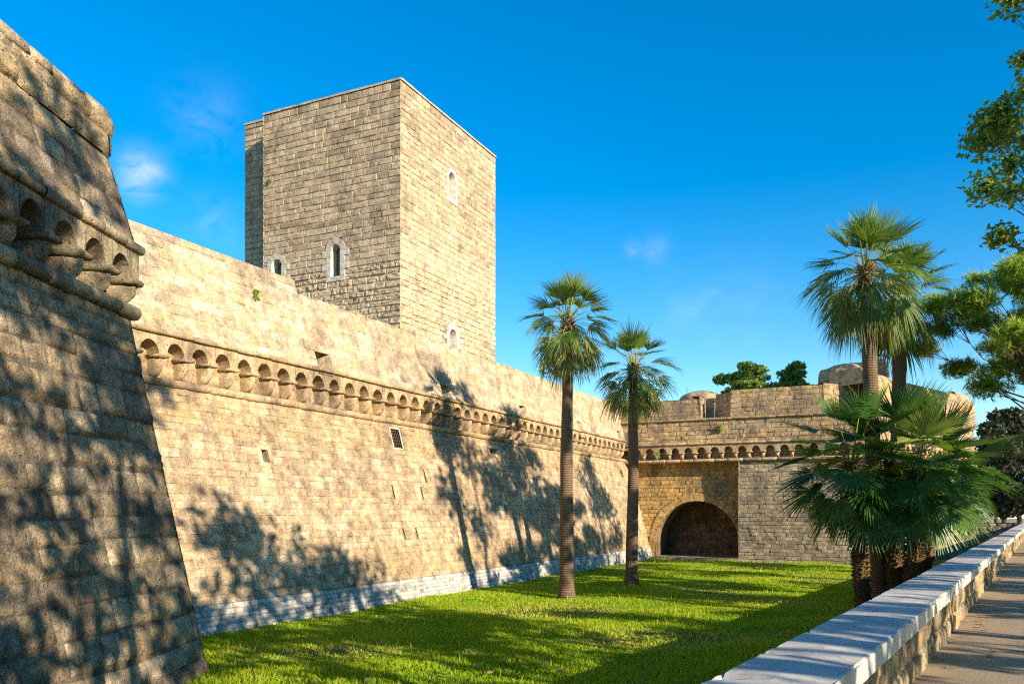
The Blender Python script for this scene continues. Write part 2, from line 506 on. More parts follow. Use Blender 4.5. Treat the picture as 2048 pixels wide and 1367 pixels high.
def recess(mb, P, a, b, lo, hi, depth, inner=None, tone=(0.4, 0.7, 0.5), lip=0.02):
    """splayed opening: four reveals and the back"""
    i = inner or (a, b, lo, hi)
    O = [P(a, lo, lip), P(b, lo, lip), P(b, hi, lip), P(a, hi, lip)]
    I = [P(i[0], i[2], -depth), P(i[1], i[2], -depth), P(i[1], i[3], -depth), P(i[0], i[3], -depth)]
    for k in range(4):
        l = (k + 1) % 4
        mb.quad(O[k], O[l], I[l], I[k], tone)
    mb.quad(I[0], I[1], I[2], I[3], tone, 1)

def roll(mb, P, u0, u1, z, n, r, seg=1.1, sides=10, seed=0, squash=1.0, wob=0.055):
    rg = random.Random(seed)
    u = u0
    while u < u1 - 0.01:
        L = min(seg * rg.uniform(0.7, 1.3), u1 - u)
        if u1 - u - L < 0.3: L = u1 - u
        rr = r * rg.uniform(0.9, 1.07); dn = rg.uniform(-0.012, 0.012); dz = rg.uniform(-0.01, 0.01)
        tone = (rg.random(), rg.random(), rg.random())
        rings = []
        m = 4
        for k in range(m + 3):
            f = [0.004 / L, 0.03 / L][k] if k < 2 else (1 - [0.03 / L, 0.004 / L][k - m - 1] if k > m else 0.03 / L + (1 - 0.06 / L) * (k - 1) / m)
            q = 0.86 if k in (0, m + 2) else rg.uniform(0.95, 1.03)
            rings.append([mb.vert(P(u + L * f, z + dz + math.sin(t * 2 * math.pi / sides) * rr * (q + rg.uniform(-wob, wob)) * squash,
                                    n + dn + math.cos(t * 2 * math.pi / sides) * rr * (q + rg.uniform(-wob, wob))), tone) for t in range(sides)])
        for A, B in zip(rings, rings[1:]):
            for t in range(sides):
                f4 = (A[t], A[(t + 1) % sides], B[(t + 1) % sides], B[t])
                mb.face(f4 if P.side < 0 else f4[::-1])
        mb.face(rings[0]); mb.face(rings[-1][::-1])
        u += L

def arcade_mesh(mb, P, uc_list, S, a, zs, rise, ztop, nf, nb, seed=0, N=10):
    """round-arched fascia carried by the corbels"""
    rg = random.Random(seed)
    for uc in uc_list:
        tone = (rg.random(), rg.random() * 0.9, rg.random())
        aa = a * rg.uniform(0.93, 1.05); rs = rise * rg.uniform(0.95, 1.06)
        pts = [(uc - S / 2, zs), (uc - aa, zs)]
        cur = []
        for k in range(N + 1):
            th = math.pi * k / N
            j = 1 + rg.uniform(-0.02, 0.02)
            cur.append((uc - aa * math.cos(th) * j, zs + rs * math.sin(th) * j))
        for f, nn in ((0, nf),):
            def q(p, r2, s2, t2):
                ids = [mb.vert(P(x[0], x[1], nn + rg.uniform(-0.008, 0.008)), tone) for x in (p, r2, s2, t2)]
                mb.face(ids if P.side > 0 else ids[::-1])
            q((uc - S / 2, zs), (uc - aa, zs), (uc - aa, ztop), (uc - S / 2, ztop))
            q((uc + aa, zs), (uc + S / 2, zs), (uc + S / 2, ztop), (uc + aa, ztop))
            for c0, c1 in zip(cur, cur[1:]):
                q(c0, c1, (c1[0], ztop), (c0[0], ztop))
        for c0, c1 in zip(cur, cur[1:]):
            ids = [mb.vert(P(c0[0], c0[1], nf), tone), mb.vert(P(c0[0], c0[1], nb), tone), mb.vert(P(c1[0], c1[1], nb), tone), mb.vert(P(c1[0], c1[1], nf), tone)]
            mb.face(ids)
        # undersides of the piers
        for (x0, x1) in ((uc - S / 2, uc - aa), (uc + aa, uc + S / 2)):
            mb.quad(P(x0, zs, nf), P(x1, zs, nf), P(x1, zs, nb), P(x0, zs, nb), tone)

def corbel_mesh(w, z_low, z_ab, ab_h, nb, nf, seed=0):
    """console in local axes: x along the wall, y outwards, z up (origin at the wall plane)"""
    mb = MB(); rg = random.Random(seed)
    t = (rg.random(), rg.random() * 0.8, rg.random())
    levels = 8
    chip = rg.random() < 0.45; cz = rg.uniform(.1, .8); cs = rg.choice((-1, 1)); wk = rg.uniform(.9, 1.08); w = w * wk
    p_k = rg.uniform(.9, 1.03)
    rings = []
    for k in range(levels + 1):
        f = k / levels
        z = z_low + (z_ab - z_low) * f
        pr = p_k * 0.16 + (nf - 0.04 - nb - 0.16) * math.sin(min(1, f * 1.5) * math.pi / 2) ** 0.7
        ww = w * (0.86 + 0.14 * min(1, f * 2.2) ** 0.6) * (1.0 if f < 0.85 else 0.98)
        ring = []
        m = 10
        for i in range(m + 1):
            s = -1 + 2 * i / m
            ex = abs(s) ** 3.2
            if chip and s * cs > .1: ex += .9 * max(0, 1 - abs(f - cz) / .35)
            ring.append(mb.vert((s * ww / 2, nb + pr * (1 - 0.42 * ex) + rg.uniform(-0.006, 0.006), z + rg.uniform(-0.004, 0.004)), t))
        ring.append(mb.vert((ww / 2, nb - 0.02, z), t)); ring.insert(0, mb.vert((-ww / 2, nb - 0.02, z), t))
        rings.append(ring)
    for A, B in zip(rings, rings[1:]):
        for i in range(len(A) - 1):
            mb.face((A[i + 1], A[i], B[i], B[i + 1]))
    mb.face(rings[0]); mb.face(rings[-1][::-1])
    # abacus slab, chipped
    hw = w * 0.5 + 0.075; y0, y1 = nb - 0.02, nf + 0.07
    t2 = (rg.random(), rg.random() * 0.8, rg.random())
    lv = []
    for z, ins in ((z_ab, 0.035), (z_ab + ab_h * 0.45, 0.0), (z_ab + ab_h, 0.0)):
        rgx = []
        for (x, y) in ((-hw + ins, y0), (-hw + ins, (y0 + y1) / 2), (-hw + ins, y1 - ins), (-hw * 0.4, y1 - ins), (hw * 0.4, y1 - ins), (hw - ins, y1 - ins), (hw - ins, (y0 + y1) / 2), (hw - ins, y0)):
            rgx.append(mb.vert((x + rg.uniform(-0.03, 0.015), y + rg.uniform(-0.05, 0.008), z + rg.uniform(-0.009, 0.008)), t2))
        lv.append(rgx)
    for A, B in zip(lv, lv[1:]):
        for i in range(len(A)):
            j = (i + 1) % len(A)
            mb.face((A[j], A[i], B[i], B[j]))
    mb.face(lv[0]); mb.face(lv[-1][::-1])
    return mb

def place_corbels(parent, protos, P, us, mat, seed=0):
    """copies of the corbel prototypes along a wall plane"""
    rg = random.Random(seed)
    ang = math.atan2(P.U.y, P.U.x) if P.side < 0 else math.atan2(-P.U.y, -P.U.x)
    # local +y must be the outward normal
    ang = math.atan2(P.N.y, P.N.x) - math.pi / 2
    inv = parent_inv(parent)
    for u in us:
        me = rg.choice(protos)
        o = bpy.data.objects.new('corbel', me)
        p = P(u, 0.0, 0.0)
        o.location = (p.x, p.y, 0)
        o.rotation_euler = (0, 0, ang)
        COL.objects.link(o)
        o.parent = parent
        o.matrix_parent_inverse = inv

def corbel_protos(w, z_low, z_ab, ab_h, nb, nf, mat, n=9):
    out = []
    for k in range(n):
        o = corbel_mesh(w, z_low, z_ab, ab_h, nb, nf, seed=40 + k).build('corbel', mat)
        out.append(o.data)
        bpy.data.objects.remove(o)
    return out

# ================================================================== SETTING: ground
def flat(name, poly, z, mat, kind='structure'):
    mb = MB()
    mb.face([mb.vert((x, y, z)) for x, y in poly])
    o = mb.build(name, mat, smooth=False)
    tag(o, kind=kind)
    return o

PAR_DIR = Vector((math.sin(R(6.3)), math.cos(R(6.3))))
PAR_N = Vector((PAR_DIR.y, -PAR_DIR.x))          # to the right
PATH_Z = 1.8
PAR_TOP = EYE - 0.985
def par(y_along, lat):
    p = PAR_DIR * y_along + PAR_N * lat
    return (p.x, p.y)
PAR_END = 104.0
flat('ground', [(-900, -900), (900, -900), (900, 900), (-900, 900)], -0.03, M_EARTH)

def sheet(name, inside, x0, x1, y0, y1, step, zf, mat, kind):
    mb = MB(); nx = int((x1 - x0) / step); ny = int((y1 - y0) / step)
    idx = {}
    def V(i, j):
        if (i, j) not in idx:
            x, y = x0 + i * step, y0 + j * step
            idx[(i, j)] = mb.vert((x, y, zf(x, y)))
        return idx[(i, j)]
    for i in range(nx):
        for j in range(ny):
            if inside(x0 + (i + .5) * step, y0 + (j + .5) * step):
                mb.face((V(i, j), V(i + 1, j), V(i + 1, j + 1), V(i, j + 1)))
    return tag(mb.build(name, mat), kind=kind)
def lawn_z(x, y):
    return 0.05 * mnoise.noise(Vector((x * 0.25, y * 0.25, 3.1))) + 0.015 * mnoise.noise(Vector((x * 1.1, y * 1.1, 7.7)))
sheet('lawn', lambda x, y: True, -24, 18, -8, 108, 0.5, lawn_z, M_SOIL, 'structure')
# raised street level right of the parapet and behind the far end of the moat
flat('path', [par(-40, -1.2), par(-40, 60), par(PAR_END + 260, 60), par(PAR_END + 260, -160), par(PAR_END, -160), par(PAR_END, -1.2)], PATH_Z, M_PATH)

# ================================================================== CURTAIN WALL
CW = panel((-17.9, 9.0), (-17.9, 61.8), +1, 0.0, 0.27)          # u = y - 9
CX_TOP = -17.9 - 0.27 * 7.2
CWT = panel((CX_TOP, 9.0), (CX_TOP, 61.8), +1, 0.0, 0.0)
cw = empty('curtain_wall', (-19, 33, 0), 'long sunlit battered castle wall with white base and row of small corbelled arches', 'castle wall')
U = lambda y: y - 9.0
def yy_at(px, xw):
    u = (px - 1024) / 1700
    return (-xw * math.cos(THETA) - u * xw * math.sin(THETA)) / (math.sin(THETA) - u * math.cos(THETA))
def on_curtain(px, py, z_guess=5.0):
    z = z_guess
    for _ in range(6):
        xw = -17.9 - 0.27 * z
        y = yy_at(px, xw)
        depth = -xw * math.sin(THETA) + y * math.cos(THETA)
        z = EYE + (1022 - py) / 1700 * depth
    return y, z
# openings on the scarp
gy, gz = on_curtain(793, 877, 6.3)
sy, sz = on_curtain(531, 912, 5.5)
ty, tz = on_curtain(988, 902, 6.5)
ey, ez = on_curtain(1243, 947, 6.0)
sc_holes = [(U(gy) - 0.38, U(gy) + 0.5, gz - 0.42, gz + 0.42), (U(sy) - 0.16, U(sy) + 0.16, sz - 0.2, sz + 0.22),
            (U(ty) - 0.5, U(ty) + 0.5, tz - 0.14, tz + 0.16), (U(ey) - 0.3, U(ey) + 0.3, ez - 0.25, ez + 0.25)]
pockets = []
rgp = random.Random(5)
for px, py in ((1125 * .468 + 260, 730 * .468 + 640), (1250 * .468 + 260, 745 * .468 + 640), (1225 * .468 + 260, 905 * .468 + 640), (1170 * .468 + 260, 905 * .468 + 640), (850, 950), (1085, 1050)):
    y, z = on_curtain(px, py, 4)
    pockets.append((U(y) - 0.07, U(y) + 0.07, z - 0.16, z + 0.16))

mb = MB()
def cw_tone(p, t):
    # freshly re-laid ochre courses under the cordon and near the foot
    if p.z > 5.9 + 0.5 * mnoise.noise(Vector((p.y * 0.3, 0, 0))): return (min(1, t[0] * 0.6 + 0.55), t[1] * 0.55, t[2])
    if p.z < 2.2 and p.y > 25: return (0.5 + t[0] * 0.5, t[1], t[2])
    return (t[0] * 0.8, t[1] * 1.05, t[2])
masonry(mb, CW, (0.0, CW.L), 0.86, 7.15, 0.245, 0.44, 0.025, 0.014, (3, 2), rect_hole(*sc_holes, *pockets), 0.008, 11, 0.012, cw_tone, 0.013, bt=(0.6, 0.8, 0.1), waver=0.03)
mb.build('scarp', M_CURT, cw, smooth=False)
mb = MB()
for i, (a, b, lo, hi) in enumerate(sc_holes):
    # close the ragged hole with a dressed surround flush inside, then the reveal
    recess(mb, CW, a - 0.05, b + 0.05, lo - 0.12, hi + 0.12, 0.04, (a, b, lo, hi), (0.3, 0.3, 0.5), -0.02) if False else None
for a, b, lo, hi in sc_holes[1:] + pockets:
    e = 0.16
    recess(mb, CW, a - 0.02, b + 0.02, lo - e, hi + e, 0.35, (a + .02, b - .02, lo, hi - 0.02), (0.3, 0.8, 0.5), -0.025)
mb.build('wall_opening', [M_CURT, M_DARK], cw)
# stone frames round the openings fill the cut courses
mb = MB()
def frame(mb, P, a, b, lo, hi, w, n0, n1, tone=(0.3, 0.2, 0.5)):
    def slab(x0, x1, z0, z1):
        A = [P(x0, z0, n1), P(x1, z0, n1), P(x1, z1, n1), P(x0, z1, n1)]
        B = [P(x0, z0, n0), P(x1, z0, n0), P(x1, z1, n0), P(x0, z1, n0)]
        mb.quad(*(A if P.side > 0 else A[::-1]), t=tone)
        for k in range(4):
            l = (k + 1) % 4
            mb.quad(A[k], B[k], B[l], A[l], tone)
    slab(a - w, a, lo - w, hi + w); slab(b, b + w, lo - w, hi + w)
    slab(a, b, hi, hi + w); slab(a, b, lo - w, lo)
for a, b, lo, hi in sc_holes[1:]:
    frame(mb, CW, a, b, lo, hi, 0.17, -0.4, 0.012, (0.4, 0.3, 0.5))
mb.build('opening_surround', M_CURT, cw)
# barred window
gw_ = (U(gy) - 0.36, U(gy) + 0.30, gz - 0.40, gz + 0.40)
mb = MB()
frame(mb, CW, *gw_, 0.06, -0.35, 0.03, (0.0, 0.0, 0.5))
win = mb.build('barred_window', M_TRIMWHITE, cw)
mb = MB()
recess(mb, CW, gw_[0], gw_[1], gw_[2], gw_[3], 0.3, None, (0.2, 0.2, 0.2), 0.0)
g1 = mb.build('window_opening', [M_CURT, M_DARK], win); g1.matrix_parent_inverse = cw.matrix_parent_inverse @ parent_inv(cw) if False else Matrix()
mb = MB()
for k in range(5):
    u = gw_[0] + (gw_[1] - gw_[0]) * (k + 0.5) / 5
    mb.tube([CW(u, gw_[2], -0.04), CW(u, gw_[3], -0.04)], 0.016, 6)
for k in range(6):
    z = gw_[2] + (gw_[3] - gw_[2]) * (k + 0.5) / 6
    mb.tube([CW(gw_[0], z, -0.035), CW(gw_[1], z, -0.035)], 0.014, 6)
g2 = mb.build('iron_grille', M_IRON, win); g2.matrix_parent_inverse = Matrix()
g1.parent = win; g2.parent = win
# recessed slot right of the barred window
mb = MB()
recess(mb, CW, U(gy) + 0.42, U(gy) + 0.62, gz - 0.62, gz + 0.5, 0.16, (U(gy) + 0.44, U(gy) + 0.6, gz - 0.5, gz + 0.48), (0.9, 0.5, 0.5), 0.03)
mb.build('wall_slot', [M_CURT, M_CURT], cw)
# white base course
mb = MB()
CWB = panel((-17.86, 9.0), (-17.86, 61.8), +1, 0.0, 0.27)
masonry(mb, CWB, (0.0, CW.L), -0.15, 0.86, 0.15, 0.28, 0.03, 0.016, (2, 2), None, 0.010, 21, 0.015, None, 0.014)
A = [CWB(0, 0.86, 0.01), CWB(CW.L, 0.86, 0.01), CW(CW.L, 0.87, -0.05), CW(0, 0.87, -0.05)]
mb.quad(*A, t=(0.3, 0.3, 0.3))
mb.build('white_base', M_WHITE, cw, smooth=False)
# cordon, arcade, corbels, string course
S = 0.935
ucs = [0.3 + S * (i + 0.5) for i in range(int((CW.L - 0.5) / S))]
us = [0.3 + S * i for i in range(len(ucs) + 1)]
mb = MB(); roll(mb, CWT, 0, CW.L, 7.24, 0.02, 0.125, 0.9, 12, 3); mb.build('cordon', M_TRIM, cw)
mb = MB()
masonry(mb, CWT, (0, CW.L), 7.1, 8.62, 0.36, 0.6, 0.03, 0.014, (1, 1), None, 0.004, 31, 0.015, lambda p, t: (0.5 + t[0] * 0.5, t[1] * 0.7, t[2]), 0.008)
for i in range(len(mb.v)):
    mb.v[i] = (mb.v[i][0] - 0.40, mb.v[i][1], mb.v[i][2])
mb.quad(CWT(0, 7.16, -0.42), CWT(CW.L, 7.16, -0.42), CWT(CW.L, 7.16, 0.02), CWT(0, 7.16, 0.02))
mb.build('arcade_back', M_CURT, cw)
mb = MB(); arcade_mesh(mb, CWT, ucs, S, 0.32, 8.03, 0.39, 8.6, 0.08, -0.40, 4); mb.build('arcade', M_TRIM, cw)
CPR = corbel_protos(0.30, 7.40, 7.94, 0.085, -0.40, 0.09, M_TRIM)
place_corbels(cw, CPR, CWT, us, M_TRIM, 6)
mb = MB(); roll(mb, CWT, 0, CW.L, 8.66, 0.13, 0.08, 0.9, 9, 8); mb.build('string_course', M_TRIM, cw)
mb = MB(); mb.quad(CWT(0, 8.6, 0.16), CWT(CW.L, 8.6, 0.16), CWT(CW.L, 8.6, -0.4), CWT(0, 8.6, -0.4)); mb.build('arcade_ceiling', M_TRIM, cw)
# upper wall
UB = 0.30
CU = panel((CX_TOP + 0.08, 9.0), (CX_TOP + 0.08, 61.8), +1, 8.68, UB)
def on_upper(px, py):
    z = 9.5
    for _ in range(6):
        xw = CX_TOP + 0.08 - UB * (z - 8.68)
        y = yy_at(px, xw)
        depth = -xw * math.sin(THETA) + y * math.cos(THETA)
        z = EYE + (1022 - py) / 1700 * depth
    return y, z
emb = []
for px, py, w, h in ((648, 722, 0.42, 0.34), (893, 784, 0.40, 0.3), (1048, 824, 0.42, 0.36), (1162, 858, 0.42, 0.36), (1240, 872, 0.40, 0.36)):
    y, z = on_upper(px, py)
    emb.append((U(y) - w, U(y) + w, z - h, z + h))
Z_TOP, Z_TOP2 = 11.40, 11.98
Y_STEP = 24.6
mb = MB()
masonry(mb, CU, (0, CW.L), 8.7, Z_TOP, 0.32, 0.62, 0.02, 0.010, (3, 2), rect_hole(*emb), 0.008, 51, 0.012, None, 0.010, bt=(0.6, 0.45, 0.1), waver=0.03)
masonry(mb, CU, (0, U(Y_STEP)), Z_TOP, Z_TOP2 - 0.28, 0.3, 0.62, 0.025, 0.012, (2, 2), None, 0.007, 52, 0.016, None, 0.010)
mb.build('upper_wall', M_UPPER, cw, smooth=False)
mb = MB()
for a, b, lo, hi in emb:
    recess(mb, CU, a - 0.01, b + 0.01, lo - 0.17, hi + 0.17, 0.9, (a + 0.28, b - 0.28, lo + 0.12, hi - 0.1), (0.6, 0.5, 0.5), 0.0)
mb.build('embrasure', [M_UPPER, M_DARK], cw)
mb = MB()
masonry(mb, CU, (0, U(Y_STEP)), Z_TOP2 - 0.28, Z_TOP2, 0.3, 0.62, 0.03, 0.012, (2, 1), None, 0.006, 53, 0.02, lambda p, t: (t[0], 0.7 + 0.3 * t[1], t[2]), 0.012)
a, b = CU(0, Z_TOP2, -0.02), CU(U(Y_STEP), Z_TOP2, -0.02)
mb.quad(a, b, b + Vector((-0.7, 0, 0)), a + Vector((-0.7, 0, 0)))
e0, e1 = CU(U(Y_STEP), Z_TOP, 0), CU(U(Y_STEP), Z_TOP2, 0)
mb.quad(e0, e0 + Vector((-0.7, 0, 0)), e1 + Vector((-0.5, 0, 0)), e1, (0.4, 0.6, 0.4))
mb.build('parapet_coping', M_UPPER, cw, smooth=False)
mb = MB()
rg = random.Random(77)
u = U(Y_STEP) + 0.02
while u < CW.L:
    L = rg.uniform(0.5, 1.1)
    p = CU(u, Z_TOP, 0); q = CU(min(u + L, CW.L), Z_TOP, 0)
    h = rg.uniform(0.03, 0.11)
    t = (rg.random(), rg.random(), rg.random())
    mb.box(((p.x + q.x) / 2 - 0.42 + rg.uniform(-0.02, 0.02), (p.y + q.y) / 2, Z_TOP + h / 2 - 0.04), (0.42, (q.y - p.y) / 2 - 0.006, h / 2 + 0.04), t)
    u += L
mb.build('top_course', M_UPPER, cw, smooth=False)
mb = MB(); xt = CU(0, Z_TOP, 0).x
mb.quad((xt - 0.5, 9, Z_TOP - 0.05), (xt - 0.5, 61, Z_TOP - 0.05), (-27.5, 61, Z_TOP - 0.05), (-27.5, 9, Z_TOP - 0.05))
mb.build('wall_walk', M_TERRACE, cw)

# ================================================================== LEFT BASTION
K = Vector((-13.9, 13.72))
BE = Vector((0.381, -0.9246)).normalized()
K2 = K + BE * 27
BB = 0.175
LB = panel(K, K2, -1, 0.0, BB)
assert LB.N.x > 0
bas = empty('spur_bastion', (-13, 8, 0), 'near dark weathered battered bastion with big corbels at left edge of view', 'bastion')
COR = 0.67
def lb_u(z): return (COR * BB * z, 26.5)
FL = panel(K, K + Vector((-4.6, 0)), +1, 0.0, BB)
mb = MB()
masonry(mb, LB, lb_u, -0.15, 6.75, 0.50, 0.88, 0.06, 0.03, (8, 5), None, 0.02, 101, 0.03, lambda p, t: (t[0], 0.38 + 0.62 * t[1], t[2]), 0.03, True, 0.10, bt=(0.3, 1.0, 0.1))
masonry(mb, LB, lb_u, 6.75, 7.5, 0.27, 0.5, 0.04, 0.02, (4, 3), None, 0.016, 102, 0.025, lambda p, t: (0.5 + 0.5 * t[0], t[1] * 0.6, t[2]), 0.02)
masonry(mb, FL, lambda z: (COR * BB * z * 0.99, 4.6), -0.15, 7.5, 0.50, 0.88, 0.04, 0.016, (3, 3), None, 0.014, 103, 0.03, None, 0.02)
mb.build('scarp', M_BAST, bas)
def corner_at(z0b):      # corner point after battering up to z0b
    b = BB * z0b
    return K + Vector((-0.668 * b, -b))
KC = corner_at(7.5)
LBT = panel(KC, KC + BE * 26, -1, 0, 0.0)
FLT = panel(KC, KC + Vector((-4.6, 0)), +1, 0, 0.0)
ZR = 7.60
def mitre(n): return -COR * n
mb = MB(); roll(mb, LBT, mitre(0.2), 26, ZR, 0.03, 0.15, 0.9, 16, 13, wob=0.03); roll(mb, FLT, 0, 4.5, ZR, 0.03, 0.15, 1.3, 12, 14, wob=0.03)
mb.build('cordon', M_BASTTRIM, bas)
SB = 0.96
ab_z = 8.14
ucb = [0.12 + SB * (i + 0.5) for i in range(25)]
usb = [0.12 + SB * i for i in range(26)]
mb = MB()
masonry(mb, LBT, (0.2, 26), 7.5, 8.95, 0.4, 0.7, 0.04, 0.02, (2, 2), None, 0.012, 111, 0.02, lambda p, t: (t[0], t[1], t[2]), 0.02)
for i in range(len(mb.v)):
    mb.v[i] = (mb.v[i][0] - LBT.N.x * 0.48, mb.v[i][1] - LBT.N.y * 0.48, mb.v[i][2])
mb.quad(LBT(0, 7.52, -0.5), LBT(26, 7.52, -0.5), LBT(26, 7.52, 0.05), LBT(0, 7.52, 0.05))
mb.build('arcade_back', M_BAST, bas)
mb = MB(); arcade_mesh(mb, LBT, ucb, SB, 0.345, ab_z + 0.1, 0.42, 8.84, 0.14, -0.48, 14)
# corner pier and the flank's side of it
mb.quad(LBT(0.12, ab_z + 0.1, 0.14), LBT(mitre(0.14), ab_z + 0.1, 0.14), LBT(mitre(0.14), 8.84, 0.14), LBT(0.12, 8.84, 0.14), (0.4, 0.5, 0.5))
arcade_mesh(mb, FLT, [0.1 + SB * (i + .5) for i in range(3)], SB, 0.345, ab_z + 0.1, 0.42, 8.84, 0.14, -0.48, 15)
mb.build('arcade', M_BASTTRIM, bas)
CPB = corbel_protos(0.30, 7.66, ab_z, 0.10, -0.48, 0.2, M_BASTTRIM)
place_corbels(bas, CPB, LBT, usb, M_BASTTRIM, 16)
place_corbels(bas, CPB, FLT, [0.3 + SB * i for i in range(3)], M_BASTTRIM, 17)
mb = MB(); roll(mb, LBT, mitre(0.28), 26, 8.93, 0.15, 0.10, 0.9, 12, 18, wob=0.03); roll(mb, FLT, 0, 4.5, 8.93, 0.15, 0.10, 0.9, 12, 19)
mb.quad(LBT(0, 8.84, 0.2), LBT(26, 8.84, 0.2), LBT(26, 8.84, -0.5), LBT(0, 8.84, -0.5))
mb.build('string_course', M_BASTTRIM, bas)
UBB = 0.25
KU = KC + Vector((0.668 * 0.12, 0.12))
LBU = panel(KU, KU + BE * 26, -1, 8.95, UBB)
FLU = panel(KU, KU + Vector((-4.6, 0)), +1, 8.95, UBB)
def lbu_u(z): return (COR * UBB * (z - 8.95), 25.5)
Z_B = 10.75
mb = MB()
tf = lambda p, t: (t[0] if p.z < 10.3 else 0.4 + 0.6 * t[0], (0.4 + 0.6 * t[1]) if p.z < 10.2 else t[1] * 0.6, t[2])
masonry(mb, LBU, lbu_u, 8.98, Z_B, 0.44, 0.9, 0.05, 0.024, (7, 4), None, 0.02, 121, 0.03, tf, 0.025, True, 0.05, bt=(0.3, 1.0, 0.1))
mb.quad(LBU(0.3, Z_B - .02, -.05), LBU(25, Z_B - .02, -.05), LBU(25, Z_B - .02, -1.5), LBU(0.3, Z_B - .02, -1.5), (.3, .8, .5))
masonry(mb, FLU, lambda z: (COR * UBB * (z - 8.95), 4.4), 8.98, Z_B, 0.44, 0.9, 0.04, 0.016, (3, 3), None, 0.016, 122, 0.03, tf, 0.02)
mb.build('upper_wall', M_BAST, bas)
# broken vertical top courses
bu = UBB * (Z_B - 8.95)
KV = KU + Vector((-0.668 * bu + 0.05, -bu + 0.05))
LBV = panel(KV, KV + BE * 25, -1, Z_B, 0.02)
FLV = panel(KV, KV + Vector((-4.2, 0)), +1, Z_B, 0.02)
mb = MB()
rg = random.Random(9)
masonry(mb, LBV, (0.12, 25), Z_B, Z_B + 0.42, 0.42, 0.8, 0.06, 0.02, (7, 4), None, 0.03, 131, 0.04, lambda p, t: (0.4 + .6 * t[0], t[1] * .7, t[2]), 0.05)
masonry(mb, LBV, (-0.06, 25), Z_B + 0.42, Z_B + 0.78, 0.36, 0.9, 0.06, 0.02, (7, 4), None, 0.03, 132, 0.05, lambda p, t: (0.3 + .6 * t[0], t[1] * .8, t[2]), 0.06)
masonry(mb, FLV, (0.0, 4.2), Z_B, Z_B + 0.78, 0.4, 0.8, 0.06, 0.02, (3, 3), None, 0.03, 133, 0.05, None, 0.05)
rg = random.Random(19)
u = 0.0
while u < 24.5:                                                     # uneven capping stones
    L = rg.uniform(0.45, 1.1); h = rg.uniform(0.05, 0.16)
    c = (LBV(u, Z_B + 0.78) + LBV(u + L, Z_B + 0.78)) / 2
    Mz = Matrix.Rotation(math.atan2(LBV.U.y, LBV.U.x), 3, 'Z')
    c = c - Vector((LBV.N.x, LBV.N.y, 0)) * (0.42 + rg.uniform(0, .05))
    mb.box((c.x, c.y, Z_B + 0.72 + h / 2), (L / 2 - 0.01, 0.42, h / 2 + 0.06), (rg.random(), rg.random(), 0.5), Mz, 0, 0.94)
    u += L
mb.build('broken_parapet', M_BAST, bas)
mb = MB()
zt = Z_B + 0.74
c0, c1 = LBV(0.1, zt, -0.1), LBV(25, zt, -0.1)
mb.face([mb.vert((p.x, p.y, zt)) for p in (c0, c1, c1 + Vector((-9, 0, 0)), Vector((-22, 9, 0)), Vector((-19.5, c0.y, 0)))])
mb.build('terrace', M_TERRACE, bas)

# ================================================================== TOWER
tw = empty('square_tower', (-34, 49, 0), 'tall square keep of rusticated blocks rising behind the long wall', 'tower')
TX, TY = -28.0, 42.7
TL = panel((-38.6, TY), (TX, TY), +1, 0, 0.0)
TR = panel((TX, TY), (TX, 55.2), +1, 0, 0.0)
assert TL.N.y < 0 and TR.N.x > 0
TSET = 1.6
TS = panel((-41.7, TY + TSET), (-38.6, TY + TSET), +1, 0, 0.0)
TSS = panel((-38.6, TY + TSET), (-38.6, TY), -1, 0, 0)
ZT = 29.2
def on_plane(P, px, py):
    """u, z where the photo's pixel ray meets a vertical panel"""
    dx, dy = cam2w((px - 1024) / 1700, 1.0)
    o = P(0, 0, 0)
    k = (o.x * P.N.x + o.y * P.N.y) / (dx * P.N.x + dy * P.N.y)
    return (dx * k - o.x) * P.U.x + (dy * k - o.y) * P.U.y, EYE + (1022 - py) / 1700 * k
twins = []
for P, px, py, w, h, ring, quoin in ((TL, 671, 520, 0.36, 1.0, 0.38, True), (TL, 553, 546, 0.42, 0.9, 0.36, True),
                                     (TR, 904, 371, 0.46, 0.85, 0.28, False), (TR, 906, 684, 0.48, 0.85, 0.42, True)):
    u, z = on_plane(P, px, py)
    twins.append((P, u, z, w, h, ring, quoin))
def tw_holes(P):
    rs = [(u - w - r * 0.85, u + w + r * 0.85, z - h - 0.25, z + h + r * 0.6) for (Q, u, z, w, h, r, q) in twins if Q is P]
    def f(za, zb):
        out = []
        for (Q, u, z, w, h, r, q) in twins:
            if Q is not P: continue
            lo, zs = z - h - 0.05, z + h - w
            zm = (za + zb) / 2
            if zm < lo or zm > zs + w + r: continue
            if zm < zs: hw = w + r * 0.8
            else: hw = math.sqrt(max(0, (w + r * 0.85) ** 2 - (zm - zs) ** 2))
            if hw > 0.05: out.append((u - hw, u + hw))
        return out
    return f
def tw_tone(seed):
    def f(p, t):
        n = mnoise.noise(Vector((p.x * 0.16 + seed, p.y * 0.16, p.z * 0.2)))
        low = 1 if p.z < 20.5 + 3.0 * n else 0
        # the lower half is paler and more worn, the upper half darker
        return (t[0] * 0.6 + 0.1, t[1] * 0.75, t[2]) if low else (0.35 + 0.6 * t[0], 0.3 + 0.62 * t[1], t[2])
    return f
mb = MB()
